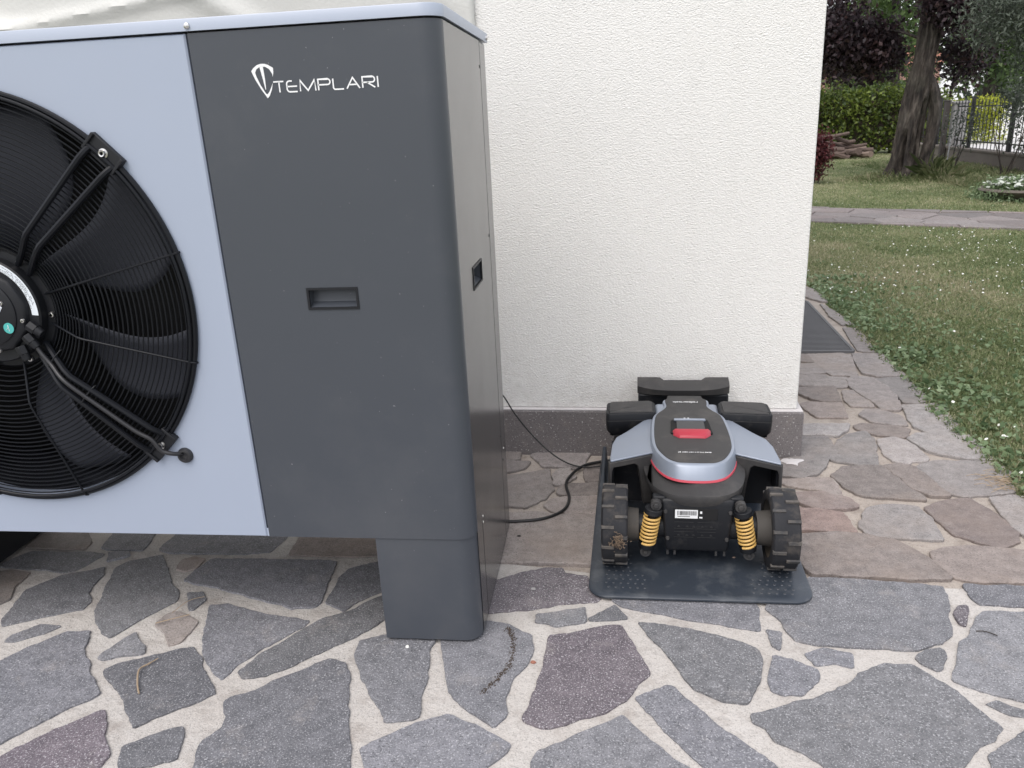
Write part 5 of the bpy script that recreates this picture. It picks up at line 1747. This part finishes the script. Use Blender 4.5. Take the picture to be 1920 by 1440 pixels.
def limb(pts, rad, seg=28, rough=0.12, k=6, seed=0.0, flare=0.0, hollow=None):
    P = catmull(pts, k)
    m = len(P)
    tt = [i / (m - 1) for i in range(m)]
    rr = [np.interp(t, np.linspace(0, 1, len(rad)), rad) for t in tt]
    rings = []
    for i, p in enumerate(P):
        ring = []
        for q in range(seg):
            a = 2 * PI * q / seg
            c = Vector((math.cos(a), math.sin(a), 0))
            v = noise.noise(Vector((c.x * 1.6, c.y * 1.6, p.z * .7 + seed))) * rough * 1.8 + noise.noise(Vector((c.x * 4.2, c.y * 4.2, p.z * 1.3 + seed))) * rough + abs(noise.noise(Vector((c.x * 9, c.y * 9, p.z * .8 + seed)))) * rough * .8
            f_ = 1 + v
            if flare:
                f_ += flare * max(0, 1 - p.z / .5) ** 2 * (1 + .7 * math.cos(4 * a + 1))
            if hollow:
                for (ha, hw, hz0, hz1, dep) in hollow:
                    da = abs((a - ha + PI) % (2 * PI) - PI)
                    if da < hw and hz0 < p.z < hz1:
                        f_ -= dep * (1 - (da / hw) ** 2) * min(1, (p.z - hz0) * 5, (hz1 - p.z) * 5)
            ring.append(p + c * rr[i] * f_)
        rings.append(ring)
    return MB().loft(rings, cap1=True)


CA = math.atan2(-14.6, -5.21)      # direction from the trunk to the camera
tr = limb([(0, 0, 0), (0, 0, .4), (.03, 0, .85), (.07, 0, 1.3), (.12, 0, 1.9), (.17, 0, 2.6), (.20, .1, 3.8)], [.255, .205, .195, .19, .15, .17, .15], 96, .18, 14, 0.0, .35,
          [(CA - .35, .26, .03, .85, .85), (CA + .85, .30, .08, 1.35, .75)])
trunk = obj('trunk', tr, M['bark'], tree, smooth=True)
obj('side_stem', limb([(.26, -.08, 0), (.29, -.10, .4), (.34, -.10, .8), (.35, -.08, 1.15), (.27, -.02, 1.5), (.18, 0, 1.75)], [.13, .10, .095, .10, .11, .06], 24, .16, 8, 5.0, .3), M['bark'], trunk, smooth=True)
for pts, rd in (([(.17, 0, 2.6), (.8, .1, 3.0), (1.6, .2, 3.3)], [.12, .07, .03]), ([(.18, 0, 2.8), (-.6, .4, 3.1), (-1.9, .6, 3.0)], [.12, .08, .03]), ([(.14, 0, 2.2), (-.4, .5, 2.45), (-1.2, .8, 2.3), (-1.8, .9, 2.0)], [.07, .05, .035, .015]), ([(.18, 0, 2.9), (.7, .9, 3.6), (1.0, 1.8, 4.0)], [.12, .08, .03])):
    obj('branch', limb(pts, rd, 14, .08, 6, 2.0), M['bark'], trunk, smooth=True)
foliage('crown', tree, 'purple_leaf', [((-1.15, .9, 2.40), (.75, .8, .55), 2.0), ((-.45, .9, 2.15), (.5, .6, .5), 1.2), ((.42, -.25, 2.72), (.5, .35, .24), 1.5), ((1.05, .9, 2.0), (.5, .5, .55), .55), ((1.2, .6, 2.8), (.6, .6, .35), .5), ((0, .5, 3.7), (2.5, 2.2, .8), 3.0)],
        24000, .085, .62, 16, .12, .45, 11, zmin=1.32)
# grass and suckers around the foot are part of the lawn growth below

# ------------------------------------------------------------------ other plants and the boundary
def shrub(name, label, cat, loc, mat, blobs, n, size, stems, group=None, seed=1, aspect=.5, per=12, spread=.1, shell=.4, stem_r=.012, zmin=.02, up=.4):
    t = thing(name, label, cat, loc, 0, group)
    st = MB()
    R_ = random.Random(seed)
    for (hx, hy, hz) in stems:
        b = Vector((R_.uniform(-.06, .06), R_.uniform(-.06, .06), -.04))
        e = Vector((hx, hy, hz))
        mid = b.lerp(e, .5) + Vector((R_.uniform(-.1, .1), R_.uniform(-.1, .1), .05)) * hz * .5
        st.tube(catmull([b, mid, e], 5), [stem_r * (1 - .07 * i) for i in range(11)], 6)
    obj('stem', st, M['bark'], t, smooth=True)
    foliage('foliage', t, mat, blobs, n, size, aspect, per, spread, shell, seed, up, zmin)
    return t


# clipped hedge
hedge = thing('laurel_hedge', 'dense bright green hedge growing behind the heap of logs', 'hedge', (7.0, 22.6, 0), math.radians(-17))
foliage('foliage', hedge, 'hedge_leaf', [((x, 0, z), (.75, .5, .48), 1) for x in np.arange(-4.5, 1.3, .62) for z in (.4, .85, 1.25)], 26000, .11, .5, 12, .12, .3, 21, zmin=.02)
hm = MB()
for x in np.arange(-4.6, 1.4, .5):
    hm.tube([(x, 0, -.04), (x + .1, .05, .8), (x + .05, 0, 1.7)], [.04, .03, .015], 6)
obj('stem', hm, M['bark'], hedge)
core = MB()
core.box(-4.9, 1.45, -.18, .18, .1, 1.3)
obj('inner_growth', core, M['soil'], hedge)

# log heap
for k in range(26):
    L = PR.uniform(.5, 1.3)
    r_ = PR.uniform(.04, .10)
    x, y = 5.3 + PR.uniform(-.9, .9), 20.9 + PR.uniform(-.35, .45)
    zz = max(r_, PR.uniform(0.03, .62) - abs(x - 5.2) * .3)
    a = PR.uniform(-.5, .5) + (PI / 2 if PR.random() < .3 else 0)
    d = Vector((math.cos(a), math.sin(a), PR.uniform(-.22, .22))) * L / 2
    mb = MB()
    mb.tube([-d, -d * .3 + Vector((0, 0, PR.uniform(-.05, .05))), d * .4 + Vector((0, 0, PR.uniform(-.05, .05))), d], [r_, r_ * .95, r_ * .9, r_ * .8], 8)
    lo_ = obj('log', mb, M['logs' if PR.random() < .7 else 'log_end'], None, smooth=True)
    lo_.location = (x, y, zz)
    tag(lo_, 'weathered log lying in the heap in front of the green hedge', 'log', 'logs heaped before the hedge')

shrub('red_barberry', 'small dark red shrub growing close to the house corner', 'shrub', (3.52, 14.3, 0), 'red_leaf', [((0, 0, .45), (.22, .25, .42), 1)], 2600, .06, [(.1, 0, .6), (-.1, .1, .7), (.15, -.1, .5)], seed=4, per=10, spread=.06)
shrub('leafy_bush', 'loose green bush with thin bare stems in front of the iron fence', 'bush', (6.55, 14.3, 0), 'olive_leaf', [((.25, 0, 1.15), (.45, .5, .45), 1.6), ((.4, .1, .55), (.3, .4, .3), .4)], 2000, .06, [(.4, 0, 1.2), (-.3, .1, 1.1), (.1, -.2, 1.4), (.6, .2, .9), (-.1, .2, 1.3)], seed=5, per=8, spread=.1)
shrub('bare_rose', 'thin straggling rose bush beside the grey metal stake', 'bush', (6.35, 15.9, 0), 'olive_leaf', [((.1, 0, .75), (.4, .35, .4), 1)], 450, .06, [(.35, 0, 1.0), (-.3, .1, .95), (.1, -.2, 1.1), (.25, .2, .7)], seed=6, per=6, spread=.08)

# grey-green tree reaching in from the right
ot = thing('olive_tree', 'grey-green olive tree with drooping branches beside the flower trough', 'tree', (6.2, 11.7, -.03))
obj('trunk', limb([(0, 0, 0), (.05, 0, .7), (.0, .1, 1.5), (-.1, .1, 2.3), (-.1, 0, 3.2)], [.16, .13, .12, .10, .05], 20, .12, 6, 3.0, .3), M['bark'], ot, smooth=True)
for pts, rd in (([(0, .1, 1.5), (-.6, -.2, 2.1), (-1.2, -.3, 2.2)], [.06, .04, .015]), ([(-.1, .1, 2.2), (-.7, .1, 2.7), (-1.3, .2, 2.7)], [.06, .04, .015]), ([(0, .1, 1.7), (.6, -.3, 2.3), (1.2, -.5, 2.6)], [.06, .04, .015])):
    obj('branch', limb(pts, rd, 10, .08, 5, 4.0), M['bark'], ot, smooth=True)
foliage('crown', ot, 'olive_leaf', [((-1.3, -.3, 2.25), (.42, .5, .35), 1.3), ((-.75, -.4, 1.95), (.45, .5, .5), 1.6), ((-.8, 0, 2.8), (.9, .8, .4), 1.6), ((.3, 0, 2.5), (1.0, 1.0, .8), 2.0), ((-.45, -.1, 1.3), (.25, .4, .35), .5)], 17000, .07, .28, 12, .11, .4, 31, zmin=.8)

# trees far behind
def far_tree(name, label, loc, mat, h_, r_, n, size, seed, low=1.2, per=20):
    t = thing(name, label, 'tree', loc, 0)
    obj('trunk', limb([(0, 0, 0), (.1, 0, h_ * .3), (0, .1, h_ * .6), (.1, 0, h_ * .9)], [.22, .18, .12, .05], 14, .08, 5, seed, .2), M['bark'], t, smooth=True)
    R_ = random.Random(seed)
    bl = []
    for k in range(9):
        a = R_.uniform(0, 2 * PI)
        rr = R_.uniform(0, r_ * .7)
        bl.append(((rr * math.cos(a), rr * math.sin(a), R_.uniform(low + .5, h_ * .85)), (r_ * .45, r_ * .45, h_ * .16), 1))
    foliage('crown', t, mat, bl, n, size, .6, per, .25, .5, seed, zmin=low)
    return t


far_tree('green_tree', 'light green broadleaf tree rising above the hedge', (8.8, 27.5, 0), 'green_leaf', 7.5, 3.0, 7000, .17, 41, 1.9)
far_tree('green_tree', 'pale green tree standing beyond the concrete drive', (13.2, 31, 0), 'green_leaf', 6.0, 2.8, 6500, .19, 42, 1.5)
far_tree('grey_tree', 'grey-green bushy tree behind the white boundary wall', (15.8, 33, 0), 'olive_leaf', 6.0, 3.0, 6500, .2, 43, .8)
far_tree('purple_tree', 'dark purple-leaved tree behind the hedge near the house corner', (6.6, 25.5, 0), 'purple_leaf', 6.0, 2.4, 5000, .13, 44, 1.75, 16)
far_tree('dark_tree', 'dark green tree far behind the garden beside the salmon house', (10.5, 36, 0), 'green_leaf', 8.0, 3.5, 6000, .22, 45, .8)
far_tree('tall_tree', 'tall green tree at the far end of the road', (21, 44, 0), 'green_leaf', 9.0, 4.5, 6000, .28, 46, .6)

# boundary: low concrete wall, iron fence, pillar, stake
FX0, FY0, FX1, FY1 = 7.30, 19.3, 6.98, 12.6
fang = math.atan2(FY1 - FY0, FX1 - FX0)
FL = math.hypot(FX1 - FX0, FY1 - FY0)
fw_ = thing('boundary_wall', 'low weathered concrete wall carrying the black iron fence', 'wall', (FX0, FY0, 0), fang)
obj('wall_body', MB().box(-3.0, FL, -.10, .10, -.05, .255), M['concrete'], fw_)
obj('coping', MB().box(-3.0, FL, -.12, .12, .2552, .30), M['concrete'], fw_, bevel=.01)
fence = thing('iron_fence', 'black iron picket fence standing on the low concrete wall', 'fence', (FX0, FY0, .30), fang)
for z in (.12, .78):
    obj('rail', MB().box(-3.0, FL, -.012, .012, z, z + .025), M['fence'], fence)
pk0 = None
x = -2.95
while x < FL:
    if pk0 is None:
        pk0 = obj('picket', MB().cyl((0, 0, .0), (0, 0, .86), .0085, .0085, 6).cyl((0, 0, .86), (0, 0, .93), .016, .002, 6), M['fence'], fence)
        pk0.location = (x, 0, 0)
    else:
        c = pk0.copy()
        COL.objects.link(c)
        c.location = (x, 0, 0)
    x += .17
for x in (.05, 1.9, 3.8, 5.7):
    obj('post', MB().box(x - .03, x + .03, -.03, .03, 0, .98), M['fence'], fence)
gp = thing('gate_pillar', 'pale grey concrete pillar in the line of the iron fence', 'pillar', (7.32, 18.3, 0), fang)
obj('shaft', MB().box(-.11, .11, -.13, .13, -.04, 1.15), M['pillar'], gp, bevel=.01)
obj('cap', MB().box(-.13, .13, -.15, .15, 1.1502, 1.20), M['pillar'], gp, bevel=.01)
pb = tag(obj('wooden_post', MB().box(-.05, .05, -.05, .05, -.04, 1.2).box(-.058, .058, -.058, .058, 1.2002, 1.23), M['fpost'], None, bevel=.006), 'dark brown post standing next to the pale concrete pillar', 'post')
pb.location = (7.08, 18.35, 0)
stk = tag(obj('metal_stake', MB().cyl((0, 0, -.04), (.03, 0, .85), .012, .012, 8).cyl((.03, 0, .85), (.03, 0, .87), .014, .010, 8), M['metalstake'], None), 'thin grey metal stake in the grass before the low wall', 'stake')
stk.location = (6.80, 17.3, 0)

drive = tag(obj('drive', MB().add([(7.6, 10, -.012), (30, 10, -.012), (30, 40, -.012), (8.2, 40, -.012)], [(0, 1, 2, 3)]), M['roadm']), kind='structure')
wwl = thing('white_wall', 'white boundary wall on the far side of the drive', 'wall', (10.6, 29.5, 0), math.radians(-28))
obj('wall_body', MB().box(0, 9, -.1, .1, -.05, .92), M['whitewall'], wwl)
obj('coping', MB().box(-.04, 9.04, -.14, .14, .9202, .98), M['whitewall'], wwl, bevel=.01)
yh = thing('yellow_hedge', 'clipped yellow-green hedge beyond the iron fence', 'hedge', (9.5, 25.5, 0), math.radians(-10))
foliage('foliage', yh, 'yellow_leaf', [((x, 0, z), (.35, .35, .3), 1) for x in (0, .4, .8, 1.2, 1.6) for z in (.3, .65, .95)], 11000, .07, .55, 12, .07, .3, 51, zmin=.02)
fh = thing('salmon_house', 'distant salmon-coloured house glimpsed through the trees', 'house', (11.0, 42, 0), math.radians(8))
obj('wall', MB().box(-4, 5, 0, 6, -.05, 2.9), M['pinkwall'], fh)
obj('roof', MB().add([(-4.4, -.4, 2.902), (5.4, -.4, 2.902), (5.4, 6.4, 2.902), (-4.4, 6.4, 2.902), (-4.4, 3, 4.6), (5.4, 3, 4.6)], [(0, 3, 2, 1), (0, 1, 5, 4), (3, 4, 5, 2), (1, 2, 5), (0, 4, 3)]), M['roof'], fh)
for x in (-2.5, 0.2, 2.8):
    w_ = obj('window', MB().box(x, x + 1.1, -.05, -.005, .9, 2.2), M['whitewall'], fh)
    obj('pane', MB().box(x + .1, x + 1.0, -.07, -.052, 1.0, 2.1), M['glass'], w_)

# flower trough
ft = thing('flower_trough', 'low round stone trough planted with white flowers beside the garden path', 'planter', (5.35, 11.0, -.03))
obj('bowl', MB().lathe([(0.0, .14), (.42, .14), (.50, .165), (.55, .165), (.56, .14), (.50, .10), (.34, .02), (.30, 0.0)], (0, 0, 0), (0, 0, 1), 40), M['concrete'], ft, smooth=True)
foliage('foliage', ft, 'weed', [((0, 0, .18), (.46, .46, .06), 1)], 3500, .045, .55, 10, .05, .5, 61, zmin=.13)
foliage('trailing_foliage', ft, 'weed', [((.50 * math.cos(q), .50 * math.sin(q), .06), (.16, .16, .07), 1) for q in np.arange(0, 2 * PI, .5)], 3600, .06, .3, 8, .06, .5, 63, zmin=.01)
r = np.random.default_rng(62)
npet = 330
ang = r.uniform(0, 2 * PI, npet)
rad = .5 * np.sqrt(r.uniform(0, 1, npet))
C = np.stack([rad * np.cos(ang), rad * np.sin(ang), .215 + .03 * r.uniform(-1, 1, npet) + .05 * (1 - (rad / .5) ** 2)], 1)


def discs(C, rad, r, k=6, tilt=.5):
    n = len(C)
    nn = r.normal(size=(n, 3)) * tilt
    nn[:, 2] = 1
    nn /= np.linalg.norm(nn, axis=1)[:, None]
    u = np.cross(nn, np.array([1.0, .13, 0]))
    u /= np.linalg.norm(u, axis=1)[:, None]
    w = np.cross(nn, u)
    R_ = rad * r.uniform(.7, 1.25, n)
    V = np.stack([C + (u * math.cos(2 * PI * i / k) + w * math.sin(2 * PI * i / k)) * R_[:, None] for i in range(k)], 1).reshape(-1, 3)
    return V, np.arange(n * k).reshape(-1, k)


V, F = discs(C, .026, r)
tag(fast_mesh('blossom', V, F, M['blossom'], ft), kind='stuff')

# ------------------------------------------------------------------ lawn growth
def lawn_points(n, r, y0, y1, dens):
    """random points on the lawn, thinning with distance from the paving"""
    u = r.uniform(0, 1, n)
    y = y0 * (y1 / y0) ** u if dens == 'log' else y0 + (y1 - y0) * u
    xe = np.interp(y, [p[1] for p in EDGE] + [7, 30], [p[0] for p in EDGE] + [1.5, 2.0])
    x1 = .56 * y + .9
    x = xe + (x1 - xe) * r.uniform(0, 1, n)
    return x, y, xe


def on_path(x, y):
    v = (x - P0.x) * PV.x + (y - P0.y) * PV.y
    return (v > -.01) & (v < 1.39)


r = np.random.default_rng(71)
NG = 300000
x, y, xe = lawn_points(NG, r, 2.2, 24, 'log')
fz = np.array([noise.noise(Vector((a * .7, b * .7, 1.3))) * .8 + noise.noise(Vector((a * 2.9, b * 2.9, 6.3))) * .55 for a, b in zip(x, y)])
nx2 = 26000
x = np.concatenate([x, 1.345 + 2.2 * r.uniform(0, 1, nx2) ** 1.3]); y = np.concatenate([y, r.uniform(.2, 2.3, nx2)]); xe = np.concatenate([xe, np.full(nx2, 1.342)])
fz = np.concatenate([fz, np.array([noise.noise(Vector((a * .7, b * .7, 1.3))) for a, b in zip(x[-nx2:], y[-nx2:])])])
keep = ~on_path(x, y) & (x > xe - .01) & (x < 7.1) & ~((np.hypot(x - 5.07, y - 14.6) < .3))
x, y, fz, xe = x[keep], y[keep], fz[keep], xe[keep]
n = len(x)
dist = np.hypot(x, y)
Lg = (0.014 + .018 * r.uniform(0, 1, n) ** 1.5 + .008 * fz) * (1 + .02 * dist)
foot = np.hypot(x - 4.98, y - 14.5)
tall = (foot < 1.0) & (r.uniform(0, 1, n) < .8)
Lg = np.where(tall, Lg * 6.5 * np.clip(1.15 - foot, .2, 1), Lg)
Lg = np.where((x > 5.3) & (y > 12.0) & (y < 18.6), Lg * 3.2, Lg)
Lg = np.where(x - xe < .10, Lg * 1.3, Lg)
wg = .0011 + .00036 * dist
th = r.uniform(0, 2 * PI, n)
lean = r.uniform(.35, 1.45, n)
dx, dy, dz = np.cos(th) * np.sin(lean), np.sin(th) * np.sin(lean), np.cos(lean)
sx_, sy_ = -np.sin(th), np.cos(th)
B = np.stack([x, y, np.full(n, -.020)], 1)
S = np.stack([sx_, sy_, np.zeros(n)], 1) * wg[:, None]
D = np.stack([dx, dy, dz + .25], 1) * Lg[:, None]
root = B + np.stack([np.zeros(n), np.zeros(n), np.full(n, .003)], 1)
V = np.stack([root - S, root + S, root + D * .6 + S * .6, root + D + np.stack([np.zeros(n), np.zeros(n), -.25 * Lg], 1), root + D * .6 - S * .6], 1).reshape(-1, 3)
F = np.arange(n * 5).reshape(-1, 5)
tn = np.clip(.40 + .62 * fz + r.normal(0, .2, n) + np.where(r.uniform(0, 1, n) < .13, .4, 0), 0, 1)
tag(fast_mesh('grass', V, F, M['grass'], None, tn), 'short mixed green and straw coloured grass of the lawn', 'grass', kind='stuff')

# broad-leaved weeds, thickest along the edge of the paving
r = np.random.default_rng(72)
n = 4200
y = 2.25 + r.uniform(0, 1, n) ** 1.5 * 4.0
xe = np.interp(y, [p[1] for p in EDGE], [p[0] for p in EDGE])
x = xe + .004 + np.abs(r.normal(0, .22, n)) * (1 + (r.uniform(0, 1, n) < .35) * 2.2)
fz = np.array([noise.noise(Vector((a * 2.2, b * 2.2, 4.3))) for a, b in zip(x, y)])
k = (fz > -.15) | (r.uniform(0, 1, n) < .25)
x, y, fz = x[k], y[k], fz[k]
C = np.stack([x, y, -.016 + .030 * r.uniform(.2, 1, len(x))], 1)
V, F = leaf_arrays(C, .032, .72, r, up=1.2, fold=.14)
tag(fast_mesh('weeds', V, F, M['weed'], None, np.clip(.45 + .5 * fz + r.normal(0, .22, len(x)), 0, 1)), 'broad-leaved weeds and clover along the edge of the slabs', 'weeds', kind='stuff')
r = np.random.default_rng(73)
n = 5000
x, y, xe = lawn_points(n, r, 3, 14, 'log')
k = ~on_path(x, y) & (x > xe + .1) & (x < 7)
x, y = x[k], y[k]
C = np.stack([x, y, -.014 + .016 * r.uniform(.2, 1, len(x))], 1)
V, F = leaf_arrays(C, .021, .7, r, up=1.5, fold=.1)
tag(fast_mesh('clover', V, F, M['weed'], None, r.uniform(0, 1, len(x))), 'clover leaves scattered through the lawn', 'clover', kind='stuff')
# daisies
r = np.random.default_rng(74)
n = 2600
x, y, xe = lawn_points(n, r, 2.6, 15, 'log')
fz = np.array([noise.noise(Vector((a * .8, b * .8, 9.3))) for a, b in zip(x, y)])
pr_ = np.where((y > 5.5) & (y < 9.4), .9, .22) * np.clip(.6 + fz * 1.3, .1, 1)
k = ~on_path(x, y) & (x > xe + .06) & (x < 6.9) & (r.uniform(0, 1, n) < pr_)
x, y = x[k], y[k]
C = np.stack([x, y, .005 + .018 * r.uniform(0, 1, len(x))], 1)
V, F = discs(C, .0062, r, 7, .45)
tag(fast_mesh('daisies', V, F, M['petal'], None), 'small white daisies dotted over the lawn', 'daisies', kind='stuff')

# ------------------------------------------------------------------ small litter on the slabs
def twig(name, label, pts, rad, cat='twig', mat='twig'):
    return tag(obj(name, MB().tube(catmull([(x, y, z) for x, y, z in pts], 6), rad, 6), M[mat], None, smooth=True), label, cat)



twig('twig', 'pale curved dry twig lying on a dark slab before the heat pump', [(-1.112, 1.405, .006), (-1.135, 1.437, .007), (-1.157, 1.482, .010), (-1.148, 1.508, .007), (-1.136, 1.531, .006)], [.0022] * 20 + [.0014] * 5)
twig('thin_twig', 'thin forked twig on the brown chip of stone under the heat pump', [(-1.225, 1.672, .006), (-1.185, 1.690, .009), (-1.150, 1.715, .006)], .0012)
twig('grass_stalk', 'fine dry stalk crossing the small stones under the heat pump', [(-1.205, 1.722, .005), (-1.180, 1.770, .012), (-1.150, 1.800, .006)], .0009)
twig('dark_twig', 'short dark twig lying on a grey slab right of the charging dock', [(.893, 1.748, .004), (.912, 1.744, .007), (.936, 1.732, .004)], .0013, mat='bark')


def chip(name, label, x, y, z, s, mat, cat):
    R_ = random.Random(int(x * 1000))
    mb = MB()
    n_ = 7
    ring = [(s * R_.uniform(.6, 1.1) * math.cos(2 * PI * i / n_), s * .7 * R_.uniform(.6, 1.1) * math.sin(2 * PI * i / n_)) for i in range(n_)]
    mb.loft([[(a, b, 0) for a, b in ring], [(a * .8, b * .8, s * .35) for a, b in ring]], cap0=True, cap1=True)
    o_ = obj(name, mb, M[mat], None)
    o_.location = (x, y, z)
    return tag(o_, label, cat)


chip('pebble', 'white pebble on the slab in front of the heat pump leg', -.512, 1.615, .002, .008, 'petal', 'pebble')
chip('dry_leaf', 'tiny brown dry leaf on the pale mortar joint', -.189, 1.58, -.004, .009, 'roof', 'leaf')
chip('pale_chip', 'pale yellow chip lying on the dock base plate behind the mower', .357, 2.055, .0128, .007, 'log_end', 'chip')
chip('black_pebble', 'small black pebble on the brown slab beside the heat pump', -.288, 2.175, .002, .008, 'dark_void', 'pebble')
chip('pale_pebble', 'pale stone chip on the purple slab beside the heat pump leg', -.215, 1.885, .002, .010, 'pillar', 'pebble')
# white mortar spill at the house corner
spill = MB()
ring = [(.022 * (1 + .5 * noise.noise(Vector((math.cos(q), math.sin(q), 2.2))) + .25 * math.sin(3 * q)) * math.cos(q) * 1.6, .030 * (1 + .6 * noise.noise(Vector((math.cos(q) * 2, math.sin(q) * 2, 7.2)))) * math.sin(q)) for q in [2 * PI * i / 28 for i in range(28)]]
spill.loft([[(a, b, 0) for a, b in ring], [(a * .9, b * .9, .0025) for a, b in ring], [(a * .5, b * .5, .004) for a, b in ring]], cap1=True)
so_ = tag(obj('plaster_spill', spill, M['cap'], None, smooth=True), 'white splash of plaster on the slab at the house corner', 'plaster')
so_.location = (.672, 2.752, .0045)
# dark stain on a slab, modelled as a trail of small crumbs
cr_ = MB()
line = catmull([(-.267, 1.706, 0), (-.248, 1.659, 0), (-.243, 1.577, 0), (-.261, 1.527, 0), (-.296, 1.461, 0)], 30)
R_ = random.Random(5)
for p_ in line:
    for q in range(3):
        x_, y_, s_ = p_.x + R_.gauss(0, .004), p_.y + R_.gauss(0, .003), R_.uniform(.0008, .0024)
        cr_.lathe([(s_, 0.0), (s_ * .7, s_ * .8), (0.0, s_)], (x_, y_, .0), (0, 0, 1), 5)
tag(obj('stain_crumbs', cr_, M['soil'], None, fix=False), 'wavy dark stain, built of small crumbs, on the slab by the heat pump leg', 'soil', kind='stuff')
# dry grass lying over the slab edge
st_ = MB()
for q in range(40):
    a_ = R_.uniform(2.4, 3.9)
    x_, y_ = 1.36 + R_.gauss(0, .03), 2.60 + R_.gauss(0, .05)
    L_ = R_.uniform(.03, .09)
    st_.tube([(x_, y_, .002), (x_ + math.cos(a_) * L_ * .5, y_ + math.sin(a_) * L_ * .4, .012), (x_ + math.cos(a_) * L_, y_ + math.sin(a_) * L_ * .8, .004)], .0009, 4)
tag(obj('dry_grass', st_, M['twig'], None, fix=False), 'dry straw-coloured grass lying over the edge of a pale slab', 'dry grass', kind='stuff')
